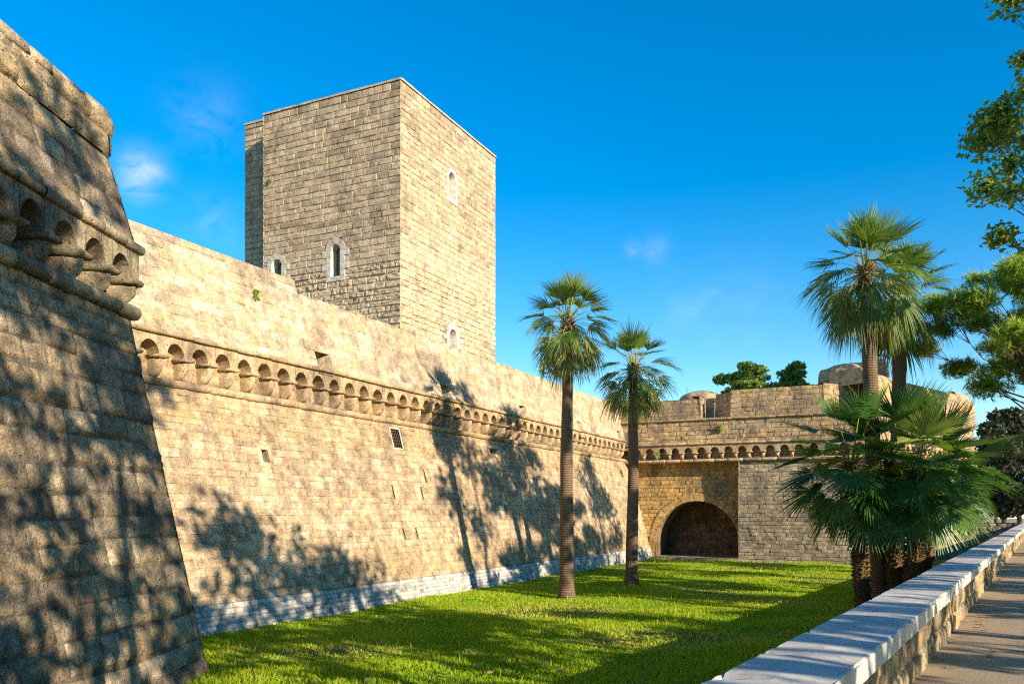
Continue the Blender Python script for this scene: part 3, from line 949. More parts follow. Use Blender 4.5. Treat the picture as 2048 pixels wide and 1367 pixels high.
for P, sd in ((TL, 1), (TR, 2)):
    masonry(mb, P, (0, P.L), 8.5, 18.5, 0.39, 0.92, 0.08, 0.045, (5, 3), tw_holes(P), 0.035, 200 + sd, 0.03, tw_tone(sd), 0.03, bt=(0.15, 0.2, 0.1))
    masonry(mb, P, (0, P.L), 18.5, ZT - 0.5, 0.385, 0.95, 0.055, 0.042, (3, 2), tw_holes(P), 0.012, 210 + sd, 0.018, tw_tone(sd), 0.012, bt=(0.1, 0.1, 0.1))
    masonry(mb, P, (0, P.L), ZT - 0.5, ZT, 0.5, 0.8, 0.06, 0.03, (2, 2), None, 0.01, 220 + sd, 0.03, lambda p, t: (t[0], 0.4 + .6 * t[1], t[2]), 0.01)
masonry(mb, TS, (0, TS.L), 8.5, ZT + 0.6, 0.39, 0.8, 0.06, 0.03, (2, 2), None, 0.015, 205, 0.04, tw_tone(5), 0.015)
mb.quad(TSS(0, 8), TSS(TSS.L, 8), TSS(TSS.L, ZT), TSS(0, ZT))
q0, q1 = TS(0, ZT + .58, -.03), TS(TS.L, ZT + .58, -.03)
mb.quad(q0, q1, q1 + Vector((0, .6, 0)), q0 + Vector((0, .6, 0)))
mb.quad(q1, q1 - Vector((0, 0, .65)), q1 + Vector((0, .6, -.65)), q1 + Vector((0, .6, 0)))
mb.build('tower_face', M_TOWER, tw, smooth=False)
mb = MB()
corners = [(-38.55, TY + 0.06), (TX - 0.06, TY + 0.06), (TX - 0.06, 55.15), (-41.65, 55.15), (-41.65, TY + TSET + .06), (-38.55, TY + TSET + .06)]
mb.face([mb.vert((x, y, ZT - 0.02)) for x, y in corners])
for i in range(len(corners)):
    a, b = corners[i], corners[(i + 1) % len(corners)]
    if i in (2, 3):
        mb.quad((*a, 0), (*b, 0), (*b, ZT - 0.02), (*a, ZT - 0.02), (0.4, 0.4, 0.4))
    else:
        mb.quad((*a, 0), (*b, 0), (*b, 8.6), (*a, 8.6), (0.4, 0.4, 0.4))
mb.build('core', M_TOWER, tw, smooth=False)
mb = MB()
rg = random.Random(4)
for P in (TL, TR, TS):
    if P is TS:
        mb.build('coping', M_TOWER, tw, smooth=False); mb = MB()
    zc = ZT + (0.6 if P is TS else 0)
    u = 0
    while u < P.L - 0.01:
        L = min(rg.uniform(0.9, 1.5), P.L - u)
        a, b = P(u + 0.004, zc, 0.05), P(u + L - 0.004, zc, 0.05); a2, b2 = P(u + 0.004, zc, -0.45), P(u + L - 0.004, zc, -0.45)
        t = (rg.random(), rg.random() * 0.6, 0.5); zz = 0.12 + rg.uniform(-0.01, 0.015)
        up = Vector((0, 0, zz))
        mb.quad(a, b, b + up, a + up, t); mb.quad(a + up, b + up, b2 + up, a2 + up, t); mb.quad(a, a + up, a2 + up, a2, t); mb.quad(b2, b2 + up, b + up, b, t)
        u += L
mb.build('coping', M_TOWER, tw, smooth=False)

def arch_window(P, u, z, w, h, r, quoin, parent, pinv_world=True):
    """surround with voussoirs, jambs, sill and a deep lancet opening"""
    zs = z + h - w; lo = z - h
    mb = MB(); rg = random.Random(int(u * 10))
    nf, nb = 0.03, -0.28
    def block(poly):
        t = (rg.random(), rg.random() * 0.5, 0.5)
        F = [P(x, y, nf + 0) for x, y in poly]; B = [P(x, y, nb) for x, y in poly]
        ids = [mb.vert(p, t) for p in F]; mb.face(ids)
        for k in range(len(poly)):
            l = (k + 1) % len(poly); mb.quad(F[k], B[k], B[l], F[l], t)
    nv = 9
    for k in range(nv):
        a0, a1 = math.pi * k / nv + 0.012, math.pi * (k + 1) / nv - 0.012
        am = (a0 + a1) / 2
        block([(u + w * math.cos(a0), zs + w * math.sin(a0)), (u + (w + r) * math.cos(a0), zs + (w + r) * math.sin(a0)),
               (u + (w + r) * math.cos(am), zs + (w + r) * math.sin(am)), (u + (w + r) * math.cos(a1), zs + (w + r) * math.sin(a1)),
               (u + w * math.cos(a1), zs + w * math.sin(a1)), (u + w * math.cos(am), zs + w * math.sin(am))])
    nj = 4; step = (zs - lo) / nj
    for k in range(nj):
        e = r * (1.75 if (quoin and k % 2 == 1) else 0.85)
        z0, z1 = lo + step * k + 0.006, lo + step * (k + 1) - 0.006
        block([(u + w, z0), (u + w + e, z0), (u + w + e, z1), (u + w, z1)])
        block([(u - w - e, z0), (u - w, z0), (u - w, z1), (u - w - e, z1)])
    block([(u - w - r, lo - 0.3), (u + w + r, lo - 0.3), (u + w + r, lo - 0.005), (u - w - r, lo - 0.005)])
    fr = mb.build('tower_window', M_TRIMWHITE, parent, smooth=False)
    # opening
    mb = MB()
    outer = [(u - w, lo), (u + w, lo)] + [(u + w * math.cos(math.pi * k / 12), zs + w * math.sin(math.pi * k / 12)) for k in range(13)]
    wi = w * 0.72
    inner = [(u - wi, lo + 0.12), (u + wi, lo + 0.12)] + [(u + wi * math.cos(math.pi * k / 12), zs + wi * math.sin(math.pi * k / 12)) for k in range(13)]
    for k in range(len(outer)):
        l = (k + 1) % len(outer)
        mb.quad(P(*outer[k], nf - 0.01), P(*outer[l], nf - 0.01), P(*inner[l], -0.45), P(*inner[k], -0.45))
    rv = mb.build('reveal', M_TRIMWHITE, fr); rv.matrix_parent_inverse = Matrix()
    mb = MB(); mb.face([mb.vert(P(x, y, -0.45)) for x, y in inner])
    gl = mb.build('pane', M_GLASS if quoin else M_WOOD, fr); gl.matrix_parent_inverse = Matrix()
    mb = MB()
    c = P(u, lo + 0.12, -0.41)
    mb.tube([P(u, lo + 0.12, -0.42), P(u, zs + wi, -0.42)], 0.035, 6)
    mb.tube([P(u - wi, zs, -0.42), P(u + wi, zs, -0.42)], 0.025, 6)
    ml = mb.build('mullion', M_WOOD, fr); ml.matrix_parent_inverse = Matrix()
for w_ in twins:
    arch_window(*w_, tw)

# ================================================================== END WALL AND FAR BASTION
YB = 60.0
eb = empty('gate_bastion', (-9, 61, 0), 'far bastion with deep dark arched recess beside the palms at the end of the lawn', 'bastion')
XA, XB = -11.5, -2.96
XC, YC = 3.9, 77.4
E_REC = panel((-19.8, YB + 0.85), (XA, YB + 0.85), +1, 0, 0.01)
E_JAMB = panel((XA, YB + 0.85), (XA, YB), -1, 0, 0)
E_F = panel((XA, YB), (XB, YB), +1, 0, 0.035)
E_S = panel((XB, YB), (XC, YC), +1, 0, 0.035)
E_T = panel((XC, YC), (XC - 10, YC + 8), +1, 0, 0.035)
assert E_F.N.y < 0 and E_S.N.x > 0
# arch
ua, za = on_plane(E_REC, 1312, 1085); ub, _ = on_plane(E_REC, 1477, 1085)
_, ztop_ = on_plane(E_REC, 1395, 1001)
AC = (ua + ub) / 2; AR = (ub - ua) / 2; ASP = ztop_ - AR
def arch_hole(za, zb):
    zm = (za + zb) / 2
    if zm < ASP: return [(AC - AR - 0.02, AC + AR + 0.02)]
    rr = AR + 0.24
    if zm < ASP + rr:
        hw = math.sqrt(rr * rr - (zm - ASP) ** 2); 
        return [(AC - hw, AC + hw)]
    return []
def end_tone(p, t): return (0.45 + 0.55 * t[0], t[1] * 0.85, t[2])
mb = MB()
masonry(mb, E_REC, (0, E_REC.L), -0.1, 6.986, 0.30, 0.55, 0.04, 0.02, (2, 2), arch_hole, 0.014, 301, 0.02, end_tone, 0.02)
mb.build('arched_bay', M_OCHRE, eb, smooth=False)
mb = MB(); rg = random.Random(31)
nv = 21
for k in range(nv):
    a0, a1 = math.pi * k / nv + 0.004, math.pi * (k + 1) / nv - 0.004
    t = (rg.random(), rg.random() * 0.8, 0.5); nf = rg.uniform(0.03, 0.05)
    ro = AR + 0.46 + rg.uniform(-0.04, 0.06)
    q = [(AC + AR * math.cos(a0), ASP + AR * math.sin(a0)), (AC + ro * math.cos(a0), ASP + ro * math.sin(a0)), (AC + ro * math.cos(a1), ASP + ro * math.sin(a1)), (AC + AR * math.cos(a1), ASP + AR * math.sin(a1))]
    F = [E_REC(x, y, nf) for x, y in q]; B = [E_REC(x, y, -0.4) for x, y in q]
    mb.quad(*F, t=t)
    for i in range(4): mb.quad(F[i], B[i], B[(i + 1) % 4], F[(i + 1) % 4], t)
mb.build('arch_ring', M_OCHRE, eb, smooth=False)
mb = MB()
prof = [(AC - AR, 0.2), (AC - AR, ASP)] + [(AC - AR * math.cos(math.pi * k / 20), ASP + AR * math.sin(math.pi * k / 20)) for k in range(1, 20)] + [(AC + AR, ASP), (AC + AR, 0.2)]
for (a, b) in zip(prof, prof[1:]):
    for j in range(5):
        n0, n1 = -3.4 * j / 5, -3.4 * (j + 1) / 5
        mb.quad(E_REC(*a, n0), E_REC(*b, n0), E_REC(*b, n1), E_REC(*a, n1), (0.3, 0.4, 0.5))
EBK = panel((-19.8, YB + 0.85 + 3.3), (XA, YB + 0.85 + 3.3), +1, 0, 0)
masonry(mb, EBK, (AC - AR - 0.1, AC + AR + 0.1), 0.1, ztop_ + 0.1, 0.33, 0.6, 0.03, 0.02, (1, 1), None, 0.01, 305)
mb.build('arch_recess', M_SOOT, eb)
mb = MB()
for k, (n0, n1, z1) in enumerate(((-3.4, -0.1, 0.25), (-0.1, 0.9, 0.22))):
    a0, a1 = AC - AR - (0.3 if k else -0.02), AC + AR + (0.35 if k else -0.02)
    u = a0
    while u < a1 - 0.02:
        L = min(rg.uniform(0.9, 1.5), a1 - u); t = (rg.random(), 0.3 + 0.6 * rg.random(), 0.5)
        A = [E_REC(u + .01, z1, n1), E_REC(u + L - .01, z1, n1), E_REC(u + L - .01, z1, n0), E_REC(u + .01, z1, n0)]
        mb.quad(*A, t=t)
        B = [Vector((p.x, p.y, -0.1)) for p in A]
        for i in range(4): mb.quad(A[i], B[i], B[(i + 1) % 4], A[(i + 1) % 4], t)
        u += L
mb.build('threshold', M_ENDGREY, eb, smooth=False)
mb = MB()
def gr_tone(p, t): return (t[0] * 0.8, t[1], t[2])
masonry(mb, E_F, (0, E_F.L), -0.1, 6.986, 0.27, 0.6, 0.04, 0.02, (2, 2), None, 0.016, 311, 0.02, gr_tone, 0.022)
masonry(mb, E_S, (0, E_S.L), -0.1, 6.986, 0.30, 0.7, 0.04, 0.02, (1, 1), None, 0.012, 312, 0.02, gr_tone, 0.02)
masonry(mb, E_T, (0, E_T.L), -0.1, 6.986, 0.4, 0.9, 0.04, 0.02, (1, 1), None, 0.012, 313, 0.02, gr_tone, 0.02)
masonry(mb, E_JAMB, (0, E_JAMB.L), -0.1, 6.986, 0.3, 0.5, 0.03, 0.02, (1, 1), None, 0.01, 314, 0.02, gr_tone, 0.01)
mb.build('scarp', M_ENDGREY, eb, smooth=False)
# arcade level runs straight across in the plane of the front
E_AR = panel((-20.4, YB + 0.2), (XB, YB + 0.2), +1, 0, 0)
E_AS = panel((XB, YB + 0.2), (XC - 0.15, YC), +1, 0, 0)
S2 = 0.945
for P, sd in ((E_AR, 1), (E_AS, 2)):
    pass
mb = MB()
for P, sd in ((E_AR, 1), (E_AS, 2)):
    roll(mb, P, 0, P.L, 7.1, 0.08, 0.12, 1.2, 10, 330 + sd)
mb.build('cordon', M_TRIM, eb)
mb = MB()
for P, sd in ((E_AR, 1), (E_AS, 2)):
    k0 = len(mb.v)
    masonry(mb, P, (0, P.L), 6.934, 8.28, 0.4, 0.7, 0.03, 0.02, (1, 1), None, 0.008, 340 + sd, 0.02, end_tone, 0.01)
    for i in range(k0, len(mb.v)):
        mb.v[i] = (mb.v[i][0] - P.N.x * 0.38, mb.v[i][1] - P.N.y * 0.38, mb.v[i][2])
    mb.quad(P(0, 6.997, -0.4), P(P.L, 6.997, -0.4), P(P.L, 6.997, 0.1), P(0, 6.997, 0.1))
    mb.quad(P(0, 8.176, -0.4), P(P.L, 8.176, -0.4), P(P.L, 8.176, 0.1), P(0, 8.176, 0.1))
# underside over the recessed bay
mb.quad((-20.4, YB + 0.2, 6.976), (XA, YB + 0.2, 6.976), (XA, YB + 1.0, 6.976), (-20.4, YB + 1.0, 6.976))
mb.build('arcade_back', M_END, eb)
mb = MB()
nA, nS = int(E_AR.L / S2), int(E_AS.L / S2)
arcade_mesh(mb, E_AR, [0.1 + S2 * (i + .5) for i in range(nA)], S2, 0.32, 7.68, 0.38, 8.228, 0.1, -0.38, 351)
arcade_mesh(mb, E_AS, [0.1 + S2 * (i + .5) for i in range(nS)], S2, 0.32, 7.68, 0.38, 8.228, 0.1, -0.38, 352)
mb.build('arcade', M_TRIM, eb)
CPE = corbel_protos(0.29, 7.193, 7.587, 0.09, -0.38, 0.1, M_TRIM)
place_corbels(eb, CPE, E_AR, [0.1 + S2 * i for i in range(nA + 1)], M_TRIM, 353)
place_corbels(eb, CPE, E_AS, [0.1 + S2 * i for i in range(nS + 1)], M_TRIM, 354)
mb = MB()
for P, sd in ((E_AR, 1), (E_AS, 2)):
    roll(mb, P, 0, P.L, 8.301, 0.14, 0.09, 1.4, 8, 360 + sd)
mb.build('string_course', M_TRIM, eb)
# middle wall band
E_M = panel((-20.4, YB + 0.15), (XB, YB + 0.15), +1, 8.332, 0.06)
E_MS = panel((XB, YB + 0.15), (XC - 0.15, YC), +1, 8.332, 0.06)
E_MT = panel((XC - 0.15, YC), (XC - 10, YC + 8), +1, 6.934, 0.06)
mb = MB()
masonry(mb, E_M, (0, E_M.L), 8.332, 9.957, 0.32, 0.6, 0.04, 0.02, (2, 2), None, 0.018, 371, 0.02, end_tone, 0.025)
masonry(mb, E_MS, (0, E_MS.L), 8.332, 9.957, 0.32, 0.6, 0.03, 0.02, (1, 1), None, 0.012, 372, 0.02, end_tone, 0.015)
masonry(mb, E_MT, (0, E_MT.L), 6.934, 11.902, 0.4, 0.8, 0.03, 0.02, (1, 1), None, 0.012, 373, 0.02, end_tone, 0.015)
mb.build('middle_wall', M_END, eb, smooth=False)
E_M2 = panel((-20.4, YB + 0.24), (XB, YB + 0.24), +1, 0, 0); E_MS2 = panel((XB, YB + 0.24), (XC - 0.25, YC), +1, 0, 0)
mb = MB()
roll(mb, E_M2, 0, E_M2.L, 10.019, 0.06, 0.085, 1.5, 8, 381); roll(mb, E_MS2, 0, E_MS2.L, 10.019, 0.06, 0.085, 1.5, 8, 382)
mb.build('upper_string_course', M_TRIM, eb)
# parapet of varying plan
x1400 = on_plane(panel((-30, YB + 0.3), (10, YB + 0.3), +1), 1402, 800)[0] - 30
x1460 = on_plane(panel((-30, YB + 0.3), (10, YB + 0.3), +1), 1460, 800)[0] - 30
x1649 = on_plane(panel((-30, YB + 0.3), (10, YB + 0.3), +1), 1649, 800)[0] - 30
line = [((-21, YB + 0.3), 11.488), ((x1400, YB + 0.3), 11.747), ((x1400, YB + 1.7), 11.799), ((x1460 - 1.4, YB + 1.7), 11.799), ((x1460, YB + 0.3), 12.027),
        ((x1649, YB + 0.3), 12.109), ((XB - 0.3, YB + 3.2), 12.109), ((XB - 0.2, YB + 3.0), 12.109)]
mb = MB()
hs = (11.509, 11.695, 11.695, 11.902, 12.027, 12.109)
for i, ((p, _), (q, _2)) in enumerate(zip(line[:6], line[1:7])):
    P = panel(p, q, +1, 10.039, 0.05)
    masonry(mb, P, (0, P.L), 10.06, hs[i], 0.32, 0.62, 0.03, 0.018, (2, 2), None, 0.012, 390 + i, 0.02, end_tone, 0.016)
    a, b = P(0, hs[i], 0.02), P(P.L, hs[i], 0.02)
    nn = Vector((P.N.x, P.N.y, 0)) * 0.7
    mb.quad(a, b, b - nn, a - nn, (0.3, 0.8, 0.5))
mb.build('parapet', M_END, eb, smooth=False)
# taller round-topped parapet of the right flank
E_P = panel((XB - 0.5, YB + 0.75), (XC - 0.12, YC), +1, 10.039, 0.03)
mb = MB()
masonry(mb, E_P, (0, E_P.L), 10.06, 12.006, 0.36, 0.75, 0.02, 0.014, (2, 2), rect_hole((E_P.L * .6, E_P.L * .6 + .8, 10.661, 11.281)), 0.01, 396, 0.015, end_tone, 0.012, bt=(.6, .5, .1))
def round_top(P, u0, u1, zb, topf, r, seg=0.8):
    n = 7; m = max(2, int((u1 - u0) / seg))
    def pt(u, f):
        th = f * math.pi / 2; top = topf(u)
        return P(u, zb + (top - zb) * math.sin(th), -r * (1 - math.cos(th)))
    for j in range(m):
        ja, jb = u0 + (u1 - u0) * j / m, u0 + (u1 - u0) * (j + 1) / m
        for k in range(n):
            mb.quad(pt(ja, k / n), pt(jb, k / n), pt(jb, (k + 1) / n), pt(ja, (k + 1) / n), (0.3 + 0.07 * (j % 5), 0.25 + 0.07 * ((j * 7 + k // 3 * 3) % 6), 0.5))
        mb.quad(P(ja, topf(ja), -r), P(jb, topf(jb), -r), P(jb, topf(jb), -r - 2.2), P(ja, topf(ja), -r - 2.2))
    for ue in (u0, u1):
        mb.face([mb.vert(P(ue, zb, -r - 2.2))] + [mb.vert(pt(ue, k / n)) for k in range(n + 1)] + [mb.vert(P(ue, topf(ue), -r - 2.2))])
round_top(E_P, 0, E_P.L * 0.82, 12.006, lambda u: 12.627 + 0.45 * math.exp(-u / 4.0), 0.25)
round_top(E_P, E_P.L * 0.82, E_P.L - 0.9, 12.006, lambda u: 12.855, 0.35)
round_top(E_P, E_P.L - 0.9, E_P.L, 12.006, lambda u: 12.368, 0.5)
q = E_P.L * .6
recess(mb, E_P, q, q + 0.8, 10.474, 11.437, 0.8, (q + .15, q + .65, 10.661, 11.281))
mb.build('flank_parapet', [M_END, M_DARK], eb)
mb = MB()
mb.face([mb.vert((x, y, 10.143)) for x, y in ((-27, YB + 1), (x1649, YB + 1), (XB - 0.3, YB + 3.4), (XC - 1.0, YC), (XC - 10, YC + 8), (-27, YC + 8))])
mb.build('terrace', M_TERRACE, eb)

# round-topped chamber behind the parapet
vz = 10.143
pL = at_depth(1636, 780, 62.5)
vb = empty('rooftop_chamber', (pL.x + 2, pL.y, vz), 'round-topped stone chamber on the far bastion roof behind the tall palm trunks', 'building')
mb = MB()
def base_pt(px, d): 
    p = at_depth(px, 780, d); return Vector((p.x, p.y, 0))
A0, A1, A2 = base_pt(1636, 62.5), base_pt(1672, 60.5), base_pt(1778, 60.5)
zc0 = at_depth(1650, 735, 61.5).z; zc1 = at_depth(1700, 722, 60.5).z
def chain(a, b, top, r, tone):
    P = panel(a, b, +1, 0, 0)
    masonry(mb, P, (0, P.L), vz - 0.2, top - 0.9, 0.34, 0.7, 0.015, 0.012, (1, 1), None, 0.006, int(top * 7), 0.01, tone, 0.01, bt=(.5, .5, .1))
    return P
PA = chain(A0, A1, zc0, .5, lambda p, t: (0.2, 0.7 + 0.3 * t[1], 0.5))
round_top(PA, 0, PA.L, zc0 - 0.9, lambda u: zc0, 0.3, .5)
PB = chain(A1, A2, zc1, .9, lambda p, t: (t[0], 0.3 + 0.6 * t[1], 0.5))
round_top(PB, 0, PB.L, zc1 - 0.9, lambda u: zc1 - .25 * math.exp(-u / .8) , 0.35, .6)
mb.build('chamber_wall', M_END, vb, smooth=False)
mb = MB()
T0, T1 = base_pt(1757, 60.2), base_pt(1771, 60.2)
PT = panel(T0, T1, +1, 0, 0)
masonry(mb, PT, (0, PT.L), vz, zc1 + .12, .36, .5, .015, .012, (1, 1), None, .006, 5, .01, None, .01)
for f in (0, PT.L): mb.quad(PT(f, vz), PT(f, vz, -.6), PT(f, zc1 + .12, -.6), PT(f, zc1 + .12))
mb.quad(PT(0, zc1 + .12), PT(PT.L, zc1 + .12), PT(PT.L, zc1 + .12, -.6), PT(0, zc1 + .12, -.6))
mb.build('chamber_pier', M_END, vb, smooth=False)
# low domed roof seen at left above the parapet
c = at_depth(1402, 796, 66)
dm = empty('domed_roof', (c.x, c.y, vz), 'low pale stone roof hump just above the far parapet by the second palm', 'roof')
mb = MB(); rings = []
for k in range(7):
    th = math.pi / 2 * k / 6
    rings.append([mb.vert((c.x + 1.7 * math.cos(th) * math.cos(a * math.pi / 8) * 1.0, c.y + 1.7 * math.cos(th) * math.sin(a * math.pi / 8), vz + (c.z + 0.55 - vz) * (0.72 + 0.28 * math.sin(th)))) for a in range(16)])
base = [mb.vert((c.x + 1.7 * math.cos(a * math.pi / 8), c.y + 1.7 * math.sin(a * math.pi / 8), vz - 0.1)) for a in range(16)]
rings.insert(0, base)
for A, B in zip(rings, rings[1:]):
    for a in range(16): mb.face((A[a], A[(a + 1) % 16], B[(a + 1) % 16], B[a]))
mb.build('roof_shell', M_END, dm)
# masts
for px, py0, py1, d, lab in ((1658, 668, 728, 69, 'thin white mast standing on the rooftop chamber left of the tall palms'), (1374, 772, 800, 69, 'short thin aerial above the far parapet between the first two palms and the fig tree')):
    p0, p1 = at_depth(px, py1, d), at_depth(px, py0, d)
    mb = MB(); mb.tube([(p0.x, p0.y, vz), (p1.x, p1.y, p1.z)], [0.03, 0.015], 6)
    if py0 > 700:
        mb.tube([(p1.x - .2, p1.y, p1.z - .3), (p1.x + .2, p1.y, p1.z - .3)], 0.01, 5)
    tag(mb.build('aerial_mast', M_POLE), lab, 'mast')

# ================================================================== STREET PARAPET
pp = empty('street_parapet', (*par(6, -1.35), PATH_Z), 'low rubble stone parapet with grey marble coping along the path', 'parapet wall')
PL_, PR_ = -1.60, -1.10
PRP = panel(par(-6, PR_), par(PAR_END, PR_), +1, 0, 0)
PLP = panel(par(-6, PL_), par(PAR_END, PL_), -1, 0, 0)
mb = MB()
assert PRP.N.x > 0 and PLP.N.x < 0
masonry(mb, PRP, (0, 50), PATH_Z - 0.12, PAR_TOP - 0.15, 0.30, 0.42, 0.04, 0.022, (4, 3), None, 0.012, 401, 0.025, None, 0.02)
masonry(mb, PRP, (50, PRP.L), PATH_Z - 0.12, PAR_TOP - 0.15, 0.30, 0.5, 0.04, 0.03, (1, 1), None, 0.02, 402, 0.03, None, 0.025)
masonry(mb, PLP, (0, PLP.L), -0.1, PAR_TOP - 0.15, 0.33, 0.7, 0.03, 0.02, (1, 1), None, 0.015, 403, 0.02, None, 0.02)
mb.build('rubble_wall', M_RUBBLE, pp, smooth=False)
# one flat-topped pilaster strip in the masonry and the coping slabs
rg = random.Random(8)
y = -5.0
inv = parent_inv(pp)
while y < PAR_END:
    L = rg.uniform(2.0, 2.5)
    mb = MB(); t = (rg.random(), rg.random(), rg.random())
    l0, l1 = -1.68 + rg.uniform(-.008, .008), -1.02 + rg.uniform(-.008, .008)
    z1 = PAR_TOP + rg.uniform(-.006, .006); z0 = PAR_TOP - 0.15
    b = 0.018
    nu = 22
    prof = [(l0, z0), (l0, z1 - b), (l0 + b * .35, z1 - b * .35), (l0 + b, z1), ((l0 + l1) / 2, z1 + 0.004), (l1 - b, z1), (l1 - b * .35, z1 - b * .35), (l1, z1 - b), (l1, z0)]
    fs = [0.009, 0.025] + [0.02 + (L - 0.04) * k / nu for k in range(1, nu)] + [L - 0.025, L - 0.009]
    rings = []
    for k, f in enumerate(fs):
        e = 0.012 if k in (0, len(fs) - 1) else 0
        ring = []
        for i, (la, z) in enumerate(prof):
            chip = rg.random() ** 5 * 0.03 if i in (5, 6, 7, 1, 2, 3) else 0
            zz = z - (e if z > z0 + .01 else 0) - chip
            la2 = la + (e if la < -1.35 else -e) * 0.5 - (chip if la > -1.35 else -chip)
            p = par(y + f, la2)
            ring.append(mb.vert((p[0], p[1], zz), t))
        rings.append(ring)
    for A, B in zip(rings, rings[1:]):
        for i in range(len(A)):
            j = (i + 1) % len(A); mb.face((A[i], A[j], B[j], B[i]))
    mb.face(rings[0][::-1]); mb.face(rings[-1])
    o = mb.build('coping_slab', M_COPING, pp, smooth=False)
    y += L
# far end wall of the moat
mw = panel(par(PAR_END, -30), par(PAR_END, -1.3), +1, 0, 0)
mb = MB()
masonry(mb, mw, (0, mw.L), -0.1, PATH_Z + 0.5, 0.4, 0.8, 0.03, 0.02, (1, 1), None, 0.01, 411, 0.02, None, 0.02)
mb.quad(mw(0, PATH_Z + .5, .05), mw(mw.L, PATH_Z + .5, .05), mw(mw.L, PATH_Z + .5, -.5), mw(0, PATH_Z + .5, -.5))
tag(mb.build('moat_end_wall', M_RUBBLE), 'low stone wall closing the far end of the moat under the dark trees', 'wall')

# ================================================================== VEGETATION
def fan_leaf(mb, origin, az, el, pet, blade, nseg, spread, droop, rg, width=1.0, tone=None, pet_bend=0.25, cup=0.15, curl=0.0):
    """one palmate leaf: curved stalk, then narrow folded segments fanning out"""
    t = tone or (rg.random(), rg.random(), rg.random())
    d0 = Vector((math.cos(az) * math.cos(el), math.sin(az) * math.cos(el), math.sin(el)))
    hor = Vector((math.cos(az), math.sin(az), 0))
    side = Vector((-math.sin(az), math.cos(az), 0))
    pts = []; p = Vector(origin); e = el
    n = 5
    for k in range(n + 1):
        pts.append(p.copy())
        d = hor * math.cos(e) + Vector((0, 0, math.sin(e)))
        p = p + d * (pet / n)
        e -= pet_bend / n * max(0.15, math.cos(e))
    end = pts[-1]
    d = hor * math.cos(e) + Vector((0, 0, math.sin(e)))
    tw = rg.uniform(-0.35, 0.35)
    nrm = side.cross(d).normalized() * -1
    if nrm.z < 0 and abs(e) < 1.4: nrm = -nrm
    s2 = (side * math.cos(tw) + nrm * math.sin(tw)).normalized()
    nrm = (nrm * math.cos(tw) - side * math.sin(tw)).normalized()
    # stalk
    for i in range(n):
        a, b = pts[i], pts[i + 1]
        w = 0.035 - 0.018 * i / n; w2 = 0.035 - 0.018 * (i + 1) / n
        A = [mb.vert(a + s2 * w, (1, .95, 0)), mb.vert(a - s2 * w, (1, .95, 0)), mb.vert(a + nrm * w * .8, (1, .95, 0))]
        B = [mb.vert(b + s2 * w2, (1, .95, 0)), mb.vert(b - s2 * w2, (1, .95, 0)), mb.vert(b + nrm * w2 * .8, (1, .95, 0))]
        mb.face((A[0], A[2], B[2], B[0])); mb.face((A[2], A[1], B[1], B[2])); mb.face((A[1], A[0], B[0], B[1]))
    for k in range(nseg):
        a = spread * (2 * (k + 0.5) / nseg - 1) + rg.uniform(-0.02, 0.02)
        rel = abs(a) / spread
        L = blade * (1 - 0.28 * rel ** 2) * rg.uniform(0.84, 1.08)
        if rg.random() < .05: continue
        dv = (d * math.cos(a) + s2 * math.sin(a) + nrm * cup * (0.3 + rel)).normalized()
        cross = nrm.cross(dv).normalized()
        wmax = 1.12 * L * 0.42 * (2 * spread / nseg) * 0.5 * width
        prev = None
        dr = droop * rg.uniform(0.35, 2.0)
        tt = (min(1, max(0, t[0] + rg.uniform(-.15, .15))), t[1], t[2])
        for f, w in ((0.05, 0.12), (0.42, 1.0), (0.66, 0.72), (0.86, 0.36), (1.0, 0.03)):
            sag = dr * L * max(0, f - 0.25) ** 2
            q = end + dv * (L * f) - Vector((0, 0, 1)) * sag - dv * (sag * 0.4)
            if curl: q += nrm * (-curl * L * f * f)
            hw = wmax * w
            row = [mb.vert(q + cross * hw, tt), mb.vert(q - nrm * hw * 0.55, tt), mb.vert(q - cross * hw, tt)]
            if prev:
                mb.face((prev[0], prev[1], row[1], row[0])); mb.face((prev[1], prev[2], row[2], row[1]))
            prev = row

def trunk_tube(mb, pts, rads, n=14, seed=0):
    rg = random.Random(seed)
    P, Rr, T = [], [], []
    m = 40
    def interp(arr, f):
        x = f * (len(arr) - 1); i = min(int(x), len(arr) - 2); g = x - i
        return arr[i] * (1 - g) + arr[i + 1] * g
    for k in range(m + 1):
        f = k / m
        P.append(interp([Vector(p) for p in pts], f))
        Rr.append(interp(rads, f) * rg.uniform(0.97, 1.03)); T.append((0.5 + rg.uniform(-.3, .3), 0.5, 0.5))
    mb.tube(P, Rr, n, tones=T)

def boots(mb, pts, rad, count, size, seed, z0=0.0):
    """old leaf bases standing out from the trunk in a spiral"""
    rg = random.Random(seed)
    a, b = Vector(pts[0]), Vector(pts[-1])
    for k in range(count):
        f = (k + 0.5) / count
        az = k * 2.39996 + rg.uniform(-.2, .2)
        c = a.lerp(b, f); o = Vector((math.cos(az), math.sin(az), 0)); s = Vector((-o.y, o.x, 0))
        r = rad * rg.uniform(0.92, 1.05)
        L = size * rg.uniform(0.6, 1.3); w = size * rg.uniform(0.3, 0.5)
        root = c + o * r * 0.8; tip = c + o * (r + L * 0.75) + Vector((0, 0, L * rg.uniform(0.3, 0.9)))
        t = (rg.random(), rg.random(), 0.5)
        A = [mb.vert(root + s * w + Vector((0, 0, -.02)), t), mb.vert(root - s * w + Vector((0, 0, -.02)), t), mb.vert(root + Vector((0, 0, .07)), t)]
        B = [mb.vert(tip + s * w * .45, t), mb.vert(tip - s * w * .45, t), mb.vert(tip + Vector((0, 0, .03)), t)]
        mb.face((A[0], A[1], B[1], B[0])); mb.face((A[1], A[2], B[2], B[1])); mb.face((A[2], A[0], B[0], B[2])); mb.face((B[0], B[1], B[2]))

